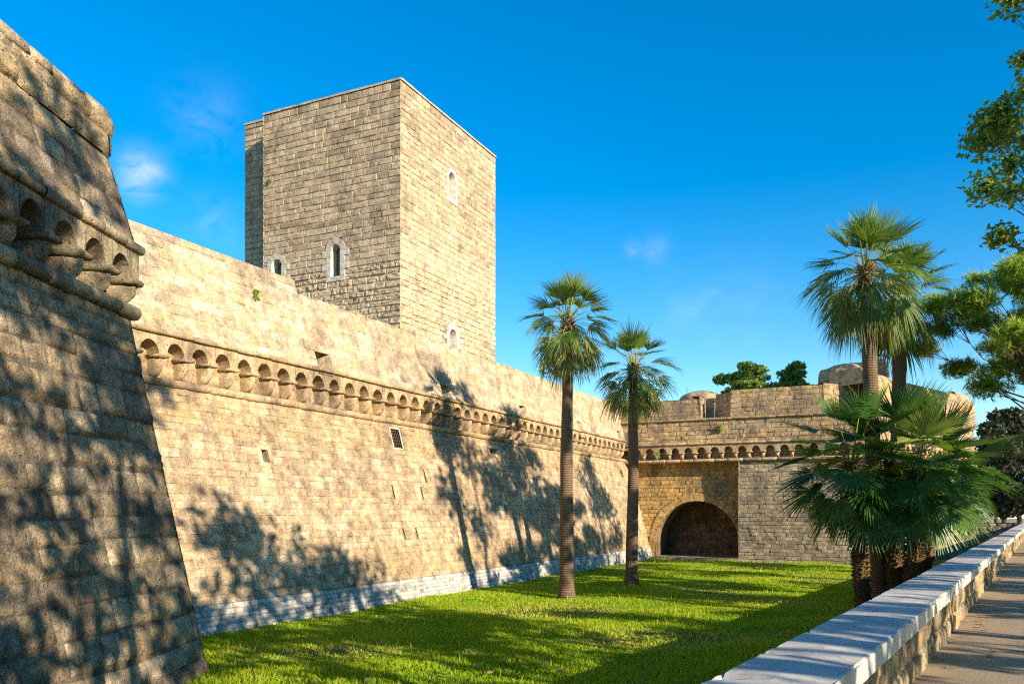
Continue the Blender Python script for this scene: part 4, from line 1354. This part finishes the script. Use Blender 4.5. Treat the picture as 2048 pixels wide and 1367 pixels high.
def tall_palm(name, base, heart, rb, rt, label, nleaf, blade, pet, seed, mat=None, hang=8, el_lo=-1.0, droop=0.55):
    rg = random.Random(seed)
    base = Vector(base); heart = Vector(heart)
    o = empty(name, base, label, 'palm tree', 'tall fan palms on the lawn')
    mb = MB()
    up = heart - base
    mid = base + up * 0.5 + Vector((rg.uniform(-.05, .05), 0, 0))
    pts = [base + Vector((0, 0, -0.15)), base + up * 0.02, base + up * 0.06, base + up * 0.2, mid, base + up * 0.75, heart - Vector((0, 0, 0.5)), heart]
    trunk_tube(mb, pts, [rb * 1.5, rb * 1.28, rb * 1.08, rb, (rb + rt) / 2 * 1.02, rt * 1.05, rt, rt * 0.75], 16, seed)
    mb.build('trunk', M_PTRUNK, o)
    mb = MB()
    boots(mb, [heart - Vector((0, 0, 1.15)), heart + Vector((0, 0, 0.1))], rt * 0.95, 60, 0.2, seed + 1)
    mb.build('leaf_bases', M_BOOT, o)
    mb = MB()
    for k in range(nleaf):
        f = (k + 0.5) / nleaf
        az = k * 2.39996 + rg.uniform(-.25, .25)
        el = 1.5 + (el_lo - 1.5) * f ** 1.0 + rg.uniform(-.12, .12)
        age = f
        fan_leaf(mb, heart + Vector((math.cos(az) * rt * .5, math.sin(az) * rt * .5, 0.15 - 0.5 * f)), az, el, pet * rg.uniform(0.85, 1.15) * (0.75 + .35 * f), blade * rg.uniform(0.85, 1.1),
                 26, 1.0 + .3 * rg.random(), droop * (0.2 + 0.9 * f) * rg.uniform(.7, 1.3), rg, 1.0, (min(1, rg.random() * 0.7 + 0.45 * max(0, 0.35 - abs(f - .8))), 0.3 + 0.62 * (rg.random() if f > .5 else .3), 0.5), 0.35 + .6 * f, rg.uniform(.1, .4))
    mb.build('crown', mat or M_PALM, o)
    mb = MB()
    for k in range(hang):
        az = rg.uniform(0, 2 * math.pi)
        fan_leaf(mb, heart + Vector((math.cos(az) * rt, math.sin(az) * rt, -0.5)), az, rg.uniform(-.6, -.25), pet * 0.8, blade * 0.85, 16, 0.9, 1.0, rg, 0.8, None, 1.2, 0.0)
    mb.build('dry_leaves', M_DRY, o)
    mb = MB()                                                        # hanging fruit stalks
    for k in range(6):
        az = rg.uniform(0, 2 * math.pi); r = rg.uniform(0.7, 1.2) * blade * .9
        p0 = heart + Vector((0, 0, -0.1)); p1 = heart + Vector((math.cos(az) * r * .7, math.sin(az) * r * .7, -.5)); p2 = heart + Vector((math.cos(az) * r, math.sin(az) * r, -rg.uniform(1.5, 2.3)))
        mb.tube([p0, p1, (p1 + p2) / 2 + Vector((math.cos(az) * .12, math.sin(az) * .12, 0)), p2], [.02, .018, .014, .008], 5)
        for j in range(70):
            f = rg.random() ** .7
            q = p1.lerp(p2, f) + Vector((rg.gauss(0, .1), rg.gauss(0, .1), rg.gauss(0, .1)))
            s = rg.uniform(.03, .06); ax = Vector((rg.gauss(0, 1), rg.gauss(0, 1), rg.gauss(0, 1))).normalized(); bx = ax.orthogonal().normalized()
            t = (rg.random(), rg.random(), .5)
            mb.quad(q - ax * s, q + bx * s * .6, q + ax * s, q - bx * s * .6, t)
    mb.build('fruit_stalks', M_PALM, o)
    return o

def P2(px, depth, z=0.0):
    x, y = cam2w((px - 1024) / 1700 * depth, depth); return Vector((x, y, z))
def H2(px, py, depth):
    return at_depth(px, py, depth)
tall_palm('tall_palm', P2(1133, 34), H2(1136, 642, 34), 0.275, 0.205, 'tall palm with pale yellowish drooping crown, nearest the middle of the long wall', 50, 1.2, 1.05, 1, None, 6)
tall_palm('tall_palm', P2(1263, 39.7), H2(1267, 734, 39.7), 0.275, 0.215, 'shorter dark green palm on the lawn just in front of the arched recess corner', 48, 1.28, 1.1, 2, None, 3)
tall_palm('tall_palm', P2(1762, 31), H2(1731, 540, 31), 0.29, 0.235, 'tallest palm, its front trunk rising through the low bushy fan palms', 52, 1.45, 1.25, 3, None, 4)
tall_palm('tall_palm', P2(1792, 33.5), H2(1801, 588, 33.5), 0.29, 0.24, 'palm half hidden behind the crown of the tallest palm', 46, 1.4, 1.25, 4, None, 5)

def low_palm(base, heart, r, label, nleaf, blade, pet, seed, el_hi=1.3, el_lo=-0.85, az_bias=None):
    rg = random.Random(seed)
    base = Vector(base); heart = Vector(heart)
    o = empty('low_fan_palm', base, label, 'fan palm', 'low bushy fan palms around the tall trunks')
    mb = MB()
    trunk_tube(mb, [base + Vector((0, 0, -.15)), base.lerp(heart, .3), base.lerp(heart, .7), heart], [r * 1.05, r, r * .9, r * .7], 12, seed)
    boots(mb, [base, heart], r * 0.95, int(110 * (heart - base).length), 0.16, seed + 5)
    mb.build('trunk', M_BOOT, o)
    mb = MB()
    for k in range(nleaf):
        f = (k + 0.5) / nleaf
        az = k * 2.39996 + rg.uniform(-.3, .3)
        el = el_hi + (el_lo - el_hi) * f + rg.uniform(-.15, .15)
        fan_leaf(mb, heart + Vector((math.cos(az) * r * .6, math.sin(az) * r * .6, 0.1 - .5 * f)), az, el, pet * rg.uniform(.8, 1.25), blade * rg.uniform(.85, 1.12), 36, 1.6, 0.10 * (0.3 + f), rg, 1.15,
                 (rg.random() * (1 if rg.random() < .5 else .4), rg.random(), .5), 0.6, rg.uniform(.05, .3))
    mb.build('crown', M_FAN, o)
low_palm(P2(1727, 30), H2(1704, 925, 30), 0.22, 'low fan palm with shaggy trunk, leftmost of the bushy palms, leaves toward the arch', 34, 1.55, 1.35, 21, 1.3, -1.15)
low_palm(P2(1792, 30.5), H2(1782, 905, 30.5), 0.23, 'low fan palm whose topmost leaves stand in front of the tall palm trunks', 28, 1.6, 1.35, 22, 1.45, -0.6)
low_palm(P2(1822, 29.5), H2(1836, 940, 29.5), 0.23, 'low fan palm with shaggy trunk beside the parapet, in the middle of the bushy palms', 34, 1.55, 1.3, 23, 1.25, -1.2)
low_palm(P2(1836, 32.8), H2(1888, 930, 32.8), 0.21, 'low fan palm at the right end of the bushy palms, leaves hanging over the parapet', 30, 1.5, 1.3, 24, 1.25, -1.0)

# ---------------------------------------------------------------- broadleaf trees
def leaf_cloud(mb, clumps, n, size, rg, shape='leaf', sd=0.33, flat=0.6):
    """leaf-sized faces spread through clumps (centre, radius)"""
    ws = [c[1] ** 2 for c in clumps]
    for _ in range(n):
        c, r = rg.choices(clumps, ws)[0]
        v = Vector((rg.gauss(0, 1), rg.gauss(0, 1), rg.gauss(0, 1))).normalized() * r * (rg.random() ** sd)
        q = c + Vector((v.x, v.y, v.z * flat))
        nrm = Vector((rg.gauss(0, .7), rg.gauss(0, .7), rg.gauss(.5, .6))).normalized()
        a = nrm.orthogonal().normalized(); a = Matrix.Rotation(rg.uniform(0, 6.28), 3, nrm) @ a
        b = nrm.cross(a)
        s = size * rg.uniform(.6, 1.3)
        t = (rg.random(), rg.random(), .5)
        if shape == 'leaf':
            i = [mb.vert(q - a * s, t), mb.vert(q - a * s * .2 + b * s * .55 - nrm * s * .12, t), mb.vert(q + a * s * .55 + b * s * .3, t), mb.vert(q + a * s, t), mb.vert(q + a * s * .5 - b * s * .32, t), mb.vert(q - a * s * .2 - b * s * .55 - nrm * s * .12, t)]
            mb.face(i)
        else:                                                       # needle tuft
            for k in range(9):
                d = (a * rg.uniform(-1, 1) + b * rg.uniform(-1, 1) + nrm * rg.uniform(.0, 1)).normalized() * s * rg.uniform(.7, 1.2)
                w = d.orthogonal().normalized() * s * .055
                mb.face([mb.vert(q - w, t), mb.vert(q + w, t), mb.vert(q + d, t)])

def limb(mb, p, q, r0, r1, rg, bend=.12):
    p, q = Vector(p), Vector(q); L = (q - p).length
    pts = [p]
    for k in range(1, 5):
        f = k / 5
        pts.append(p.lerp(q, f) + Vector((rg.gauss(0, 1), rg.gauss(0, 1), rg.gauss(.4, .6))) * L * bend * .35 * math.sin(f * math.pi))
    pts.append(q)
    mb.tube(pts, [r0 + (r1 - r0) * k / 5 for k in range(6)], 7)
    return pts

def make_tree(name, base, label, cat, h, crown_lo, rad, nclump, nleaf, leaf, lmat, seed, group=None, bark=None, tr=0.2, clump_r=(.7, 1.3), shape='leaf', flat=.65, keep=None, sd=.33, lean=(0, 0)):
    rg = random.Random(seed)
    base = Vector(base)
    o = empty(name, base, label, cat, group)
    clumps = []
    top = base + Vector((lean[0], lean[1], h))
    for k in range(nclump * 3):
        if len(clumps) >= nclump: break
        f = (len(clumps) + .5) / nclump
        z = crown_lo + (h - crown_lo) * f
        prof = math.sin(math.pi * min(1, .18 + .8 * f)) ** .7
        az = rg.uniform(0, 6.283); r = rad * prof * rg.uniform(.35, 1.0)
        c = base + Vector((lean[0] * z / h + math.cos(az) * r, lean[1] * z / h + math.sin(az) * r, z + rg.uniform(-.4, .4)))
        if keep and not keep(c): continue
        clumps.append((c, rg.uniform(*clump_r)))
    mb = MB()
    spine = limb(mb, base + Vector((0, 0, -.1)), base + Vector((lean[0] * .8, lean[1] * .8, h * .82)), tr, tr * .25, rg, .06)
    for c, r in clumps:
        f = max(.22, min(.95, (c.z - base.z) / h - .12 - .1 * rg.random()))
        k = min(int(f * 5), 4); s = spine[k].lerp(spine[k + 1], f * 5 - k)
        pts = limb(mb, s, c, tr * .32 * (1.1 - f), tr * .05, rg)
        for _ in range(4):
            v = Vector((rg.gauss(0, 1), rg.gauss(0, 1), rg.gauss(0, .7))).normalized() * r * .9
            mb.tube([pts[4], (pts[4] + c + v) / 2 + Vector((0, 0, .06)), c + v], [tr * .06, tr * .04, .006], 4)
    mb.build('trunk', bark or M_BARK, o)
    mb = MB(); leaf_cloud(mb, clumps, nleaf, leaf, rg, shape, sd, flat)
    mb.build('crown', lmat, o, smooth=False)
    return o

def copy_thing(o, loc, label, rz=0.0, sc=1.0, group=None):
    c = o.copy(); COL.objects.link(c); c['label'] = label
    if group: c['group'] = group
    for ch in o.children:
        d = ch.copy(); COL.objects.link(d); d.parent = c
        d.matrix_parent_inverse = ch.matrix_parent_inverse.copy()
    c.location = loc; c.rotation_euler = (0, 0, rz); c.scale = (sc, sc, sc)
    return c

SHADE = 'street trees along the path outside the view'
big = make_tree('street_tree', (0, 0, 0), 'leafy street tree outside the view whose dappled shade falls on the walls', 'tree', 13.5, 4.5, 3.4, 24, 4000, .17, M_POPLAR, 61, SHADE, tr=.2, clump_r=(.9, 1.7), sd=.7, flat=.8)
small = make_tree('street_tree', (0, 0, 0), 'leafy street tree outside the view whose dappled shade falls on the walls', 'tree', 7.0, 2.6, 2.6, 15, 2300, .16, M_POPLAR, 62, SHADE, tr=.13, clump_r=(.7, 1.4), sd=.7, flat=.8)
LBL = 'leafy street tree outside the view whose dappled shade falls on the walls'
spots_big = [(8.5, -11, .4, 1.25), (8.2, -6.5, 2.1, 1.2), (9.8, 42, 3.0, 1.2)]
spots_small = [(7.6, 11.2, .8, 1.55), (8.6, 15.5, 2.6, 1.4), (8.8, 20.5, 1.6, .8), (10.5, 49.5, 2.2, 1.3), (14, -7, 1.2, .9)]
for proto, spots in ((big, spots_big), (small, spots_small)):
    for i, (x, y, rz, sc) in enumerate(spots):
        if i == 0:
            proto.location = (x, y, PATH_Z); proto.rotation_euler = (0, 0, rz); proto.scale = (sc,) * 3
        else:
            copy_thing(proto, (x, y, PATH_Z), LBL, rz, sc, SHADE)

airy = make_tree('street_tree', (0, 0, 0), LBL, 'tree', 13.5, 4.2, 3.3, 17, 1500, .2, M_POPLAR, 66, SHADE, tr=.2, clump_r=(.6, 1.2), sd=.6, flat=.8)
airy_low = make_tree('street_tree', (0, 0, 0), LBL, 'tree', 7.0, 2.2, 2.6, 12, 1000, .18, M_POPLAR, 67, SHADE, tr=.13, clump_r=(.6, 1.1), sd=.6, flat=.8)
for proto, spots in ((airy, [(7.8, 3.0, 4.0, 1.1), (12, 2.6, 2.0, 1.5), (11, 25.5, 1.0, 1.38)]), (airy_low, [(13, 4, 3.3, .9), (12.5, 8, 5.0, .8), (14, 13, .9, .85), (13, 18, .3, .8), (14, 23, 2.0, .85), (15, 36, 4.4, .85), (13, 27, 2.2, 1.2), (18, 12, 1.4, .9), (18, 21, 2.4, .9)])):
    for i, (x, y, rz, sc) in enumerate(spots):
        if i == 0:
            proto.location = (x, y, PATH_Z); proto.rotation_euler = (0, 0, rz); proto.scale = (sc,) * 3
        else:
            copy_thing(proto, (x, y, PATH_Z), LBL, rz, sc, SHADE)

# the poplar-like tree whose branches enter at the top right
make_tree('street_tree', (*cam2w(37.6, 52.5), PATH_Z), 'broad-leaved street tree with branches reaching in at the top right corner', 'tree', 41.0, 13.5, 8.4, 125, 34000, .215, M_POPLAR, 63, 'street trees by the path', tr=.42, clump_r=(.9, 1.9), sd=.75, flat=.8)
# the pine bough under it
make_tree('pine_tree', (*cam2w(20.6, 31.5), PATH_Z), 'bright green pine with a feathery bough reaching left below the broad-leaved branches', 'tree', 11.6, 6.6, 5.2, 110, 30000, .23, M_PINE, 64, 'street trees by the path', tr=.22, clump_r=(.5, 1.0), shape='needle', flat=.5, sd=.7)

# trees on the far side, beyond the end of the parapet
fx = [(2008, 100, 13.0, 'dark dense evergreen tree beyond the end of the parapet at the right edge', M_DARKTREE, 71, 4.8),
      (1992, 128, 9.0, 'lower dark tree filling the gap left of the evergreen trunk at the right edge', M_DARKTREE, 74, 4.5),
      (2040, 92, 5.5, 'short dark bushy tree beside the parapet end at the right edge', M_DARKTREE, 75, 3.4),
      (2068, 112, 13.5, 'dark tree cut by the right picture edge behind the path end', M_DARKTREE, 72, 5.0)]
for px, dp, h, lab, m, sd_, rr in fx:
    b = P2(px, dp, PATH_Z)
    make_tree('evergreen_tree', b, lab, 'tree', h, 2.2, rr, 50, 9000, .30, m, sd_, 'dark trees at the end of the path', tr=.3, clump_r=(.9, 1.6), sd=.4)
b = P2(1976, 96, PATH_Z)
make_tree('small_tree', b, 'small light green tree between the far bastion and the dark evergreen', 'tree', 6.2, 1.0, 2.6, 22, 3600, .22, M_FIG, 73, tr=.14, clump_r=(.7, 1.2))
# fig trees growing on the far bastion
b = P2(1490, 65.5, 10.14)
make_tree('fig_tree', b, 'wide rounded green tree growing above the far parapet left of its darker neighbour', 'tree', 4.5, .6, 2.5, 34, 6200, .16, M_FIG, 81, 'green trees on the far bastion roof', tr=.12, clump_r=(.55, .95), flat=.45)
b = P2(1590, 66.5, 10.14)
make_tree('fig_tree', b, 'upright green tree above the far parapet next to the rooftop chamber', 'tree', 4.8, .6, 1.6, 24, 4600, .15, M_FIG, 82, 'green trees on the far bastion roof', tr=.12, clump_r=(.45, .8), flat=.6)

# ---------------------------------------------------------------- weeds on the walls
def weed(p, nrm, size, n, label, seed):
    rg = random.Random(seed); mb = MB(); p = Vector(p); nrm = Vector((nrm.x, nrm.y, 0))
    for k in range(n):
        f = rg.random()
        q = p + nrm * (.04 + .25 * size * rg.random()) + Vector((rg.gauss(0, .3), rg.gauss(0, .3), rg.uniform(-1, .6))) * size
        a = Vector((rg.gauss(0, 1), rg.gauss(0, 1), rg.gauss(0, 1))).normalized(); b_ = a.orthogonal().normalized(); s = .07 * rg.uniform(.6, 1.4)
        t = (rg.random(), rg.random(), .5)
        mb.quad(q - a * s, q + b_ * s * .6, q + a * s, q - b_ * s * .6, t)
    for k in range(5):
        mb.tube([p - nrm * .05, p + nrm * .1 + Vector((rg.gauss(0, .2), rg.gauss(0, .2), rg.uniform(-.8, .4))) * size], [.012, .005], 4)
    tag(mb.build('wall_weed', M_FIG, smooth=False), label, 'plant')
y, z = on_upper(510, 588)
weed(CU(U(y), z, 0), CU.N, .22, 60, 'small green weed growing from the long wall below the tower', 91)
u, z = on_plane(E_M, 1438, 852); weed(E_M(u, z, 0), E_M.N, .35, 110, 'trailing green plant on the far wall above the small arches', 92)
u, z = on_plane(E_AR, 1316, 908); weed(E_AR(u, z, .05), E_AR.N, .28, 60, 'little green plant hanging at the small arches above the arched recess', 93)
u, z = on_plane(TL, 541, 362); weed(TL(u, z, 0), TL.N, .16, 40, 'tiny tuft of green on the left edge of the square keep', 94)

# ---------------------------------------------------------------- grass
def grass():
    rs = np.random.RandomState(3)
    N0 = 760000
    x = rs.uniform(-19, 9, N0); y = rs.uniform(10, 62, N0)
    c, s = math.cos(THETA), math.sin(THETA)
    right = x * c + y * s; depth = -x * s + y * c
    keep = (depth > 11) & (np.abs(right) < 0.64 * depth)
    lat = x * PAR_N.x + y * PAR_N.y
    keep &= lat < -1.75
    keep &= x > -17.85
    keep &= y < 61.5
    keep &= ~((x < -11.2) & (y > 60.0)); keep &= ~((x >= -11.5) & (y > 59.9))
    # bastion foot
    dK = (x - K.x) * LB.N.x + (y - K.y) * LB.N.y
    keep &= (dK > 0.02) | (y > K.y + 0.1)
    dens = np.clip((26.0 / depth) ** 1.25, 0.12, 1.0)
    keep &= rs.rand(N0) < dens
    x, y, depth = x[keep], y[keep], depth[keep]
    n = len(x)
    # clumpiness
    ph = rs.uniform(0, 6.28, (10, 3)); fr = rs.uniform(.25, 1.7, (10, 2)) * rs.choice([-1, 1], (10, 2))
    cl = sum(np.sin(fr[k, 0] * x + fr[k, 1] * y + ph[k, 0]) for k in range(10)) / 4.5
    ph2 = rs.uniform(0, 6.28, 8); fr2 = rs.uniform(.15, .9, (8, 2)) * rs.choice([-1, 1], (8, 2))
    cl2 = sum(np.sin(fr2[k, 0] * x + fr2[k, 1] * y + ph2[k]) for k in range(8)) / 2.6
    h = (0.09 + 0.04 * cl - .03 * np.clip(cl2, 0, 1)) * rs.uniform(.55, 1.5, n); h = np.clip(h, .04, .3)
    w = (0.008 + 0.00055 * depth) * rs.uniform(.7, 1.4, n)
    bare = (rs.rand(n) < np.clip((cl2 - .95) * 1.6, 0, .8))
    h = np.where(bare, h * .25, h)
    a = rs.uniform(0, 2 * np.pi, n); lean = rs.uniform(.1, .75, n) * h; la = rs.uniform(0, 2 * np.pi, n)
    z0 = 0.05 * np.sin(x * .31) * np.cos(y * .27) - 0.03
    zg = np.array([lawn_z(float(a_), float(b_)) for a_, b_ in zip(x[:1], y[:1])])
    # ground height on the sheet's own grid
    gx = np.arange(-24, 18.01, .5); gy_ = np.arange(-8, 108.01, .5)
    H = np.array([[lawn_z(float(i), float(j)) for j in gy_] for i in gx])
    fi = (x + 24) / .5; fj = (y + 8) / .5; i0 = fi.astype(int); j0 = fj.astype(int); u = fi - i0; v = fj - j0
    stem = rs.rand(n) < .008
    h = np.where(stem, h * 1.9 + .05, h); w = np.where(stem, w * .6, w)
    zz = H[i0, j0] * (1 - u) * (1 - v) + H[i0 + 1, j0] * u * (1 - v) + H[i0, j0 + 1] * (1 - u) * v + H[i0 + 1, j0 + 1] * u * v - .01
    dx, dy = np.cos(a) * w, np.sin(a) * w
    lx, ly = np.cos(la) * lean, np.sin(la) * lean
    V = np.empty((n, 5, 3), np.float32)
    V[:, 0] = np.stack([x - dx, y - dy, zz], 1); V[:, 1] = np.stack([x + dx, y + dy, zz], 1)
    V[:, 2] = np.stack([x + dx * .7 + lx * .35, y + dy * .7 + ly * .35, zz + h * .6], 1)
    V[:, 3] = np.stack([x + lx, y + ly, zz + h], 1)
    V[:, 4] = np.stack([x - dx * .7 + lx * .35, y - dy * .7 + ly * .35, zz + h * .6], 1)
    me = bpy.data.meshes.new('grass')
    me.vertices.add(n * 5); me.vertices.foreach_set('co', V.ravel())
    me.loops.add(n * 5); me.loops.foreach_set('vertex_index', np.arange(n * 5, dtype=np.int32))
    me.polygons.add(n); me.polygons.foreach_set('loop_start', np.arange(0, n * 5, 5, dtype=np.int32))
    me.polygons.foreach_set('loop_total', np.full(n, 5, np.int32))
    me.materials.append(M_GRASS)
    at = me.color_attributes.new('tone', 'FLOAT_COLOR', 'POINT')
    T = np.ones((n, 5, 4), np.float32)
    T[:, :, 0] = np.clip(.5 + .35 * cl + rs.normal(0, .2, n), 0, 1)[:, None]; T[:, :, 1] = np.clip(rs.rand(n) * .9 + .3 * np.clip(cl2 - .25, 0, 1) + stem * .5, 0, 1)[:, None]
    at.data.foreach_set('color', T.ravel())
    me.update(calc_edges=True)
    o = bpy.data.objects.new('grass', me); COL.objects.link(o)
    tag(o, 'lush bright green grass covering the moat floor', 'grass', kind='stuff')
    print('grass blades', n)
grass()

# ---------------------------------------------------------------- fallen leaves
mb = MB()
rg = random.Random(15)
ring = []
for k in range(10):
    a = k / 10 * 6.283; r = .07 * (1 if k % 2 == 0 else .6) * (1.2 if k == 0 else 1)
    ring.append(mb.vert((math.cos(a) * r, math.sin(a) * r, .012 + rg.uniform(0, .025)), (rg.random(), .5, .5)))
mb.face(ring)
mb.tube([(0.06, 0, .015), (.13, .01, .02)], .003, 4)
leaf0 = mb.build('fallen_leaf', M_LITTER, smooth=False)
def rest(o, x, y, z, rz, sc):
    o.location = (x, y, z); o.rotation_euler = (rg.uniform(-.3, .3), rg.uniform(-.3, .3), rz); o.scale = (sc,) * 3
spots = []
for px, py in ((866, 1308), (980, 1345), (905, 1290), (960, 1330), (1060, 1304), (1160, 1300), (1240, 1285), (1090, 1325), (735, 1362), (1120, 1342), (802, 1340), (1285, 1348), (1010, 1322), (935, 1300)):
    d_ = 1700 * (EYE - .1) / (py - 1022); p = P2(px, d_); spots.append((p.x, p.y, lawn_z(p.x, p.y) + .09, 1.3, 'pale fallen leaf lying in the shaded grass', 'fallen leaves in the grass'))
for k in range(34):
    ya = rg.uniform(4, 26); la = -1.05 + abs(rg.gauss(0, .25)) if k % 3 else rg.uniform(-.9, 1.4)
    x, y = par(ya, la); spots.append((x, y, PATH_Z + .004, .7, 'dry fallen leaf on the path along the parapet', 'fallen leaves on the path'))
for i, (x, y, z, sc, lab, g) in enumerate(spots):
    o = leaf0 if i == 0 else leaf0.copy()
    if i: COL.objects.link(o)
    tag(o, lab, 'leaf', g)
    rest(o, x, y, z, rg.uniform(0, 6.28), sc * rg.uniform(.8, 1.3))

# ---------------------------------------------------------------- far building and parked car beyond the moat end
b = P2(1968, 210, PATH_Z)
bd = empty('apartment_building', b, 'white building with flat railed roof far behind the bastion and trees', 'building')
Mz = Matrix.Rotation(THETA, 3, 'Z')
mb = MB(); top = at_depth(1968, 905, 210).z
mb.box((b.x + 2, b.y, (top + PATH_Z) / 2), (6, 5, (top - PATH_Z) / 2), (.5, .5, .5), Mz); mb.build('wall', M_PLASTER, bd, smooth=False)
mb = MB(); mb.box((b.x + 2, b.y, top + .18), (6.2, 5.2, .18), (.5, .5, .5), Mz); mb.build('cornice', M_REDTRIM, bd, smooth=False)
mb = MB()
for k in range(9):
    q = Mz @ Vector((-5.6 + 1.4 * k, -5, 0)); mb.tube([(b.x + 2 + q.x, b.y + q.y, top + .3), (b.x + 2 + q.x, b.y + q.y, top + 1.5)], .06, 5)
q0, q1 = Mz @ Vector((-5.6, -5, 0)), Mz @ Vector((5.6, -5, 0))
mb.tube([(b.x + 2 + q0.x, b.y + q0.y, top + 1.5), (b.x + 2 + q1.x, b.y + q1.y, top + 1.5)], .06, 5)
mb.build('roof_railing', M_POLE, bd)
for k in range(4):
    for j in range(3):
        mb = MB(); q = Mz @ Vector((-4.2 + 2.8 * k, -5.02, 0)); zc = top - 2.2 - 3.2 * j
        mb.box((b.x + 2 + q.x, b.y + q.y, zc), (.55, .06, .8), (.5, .5, .5), Mz); mb.build('window', M_GLASS, bd, smooth=False)
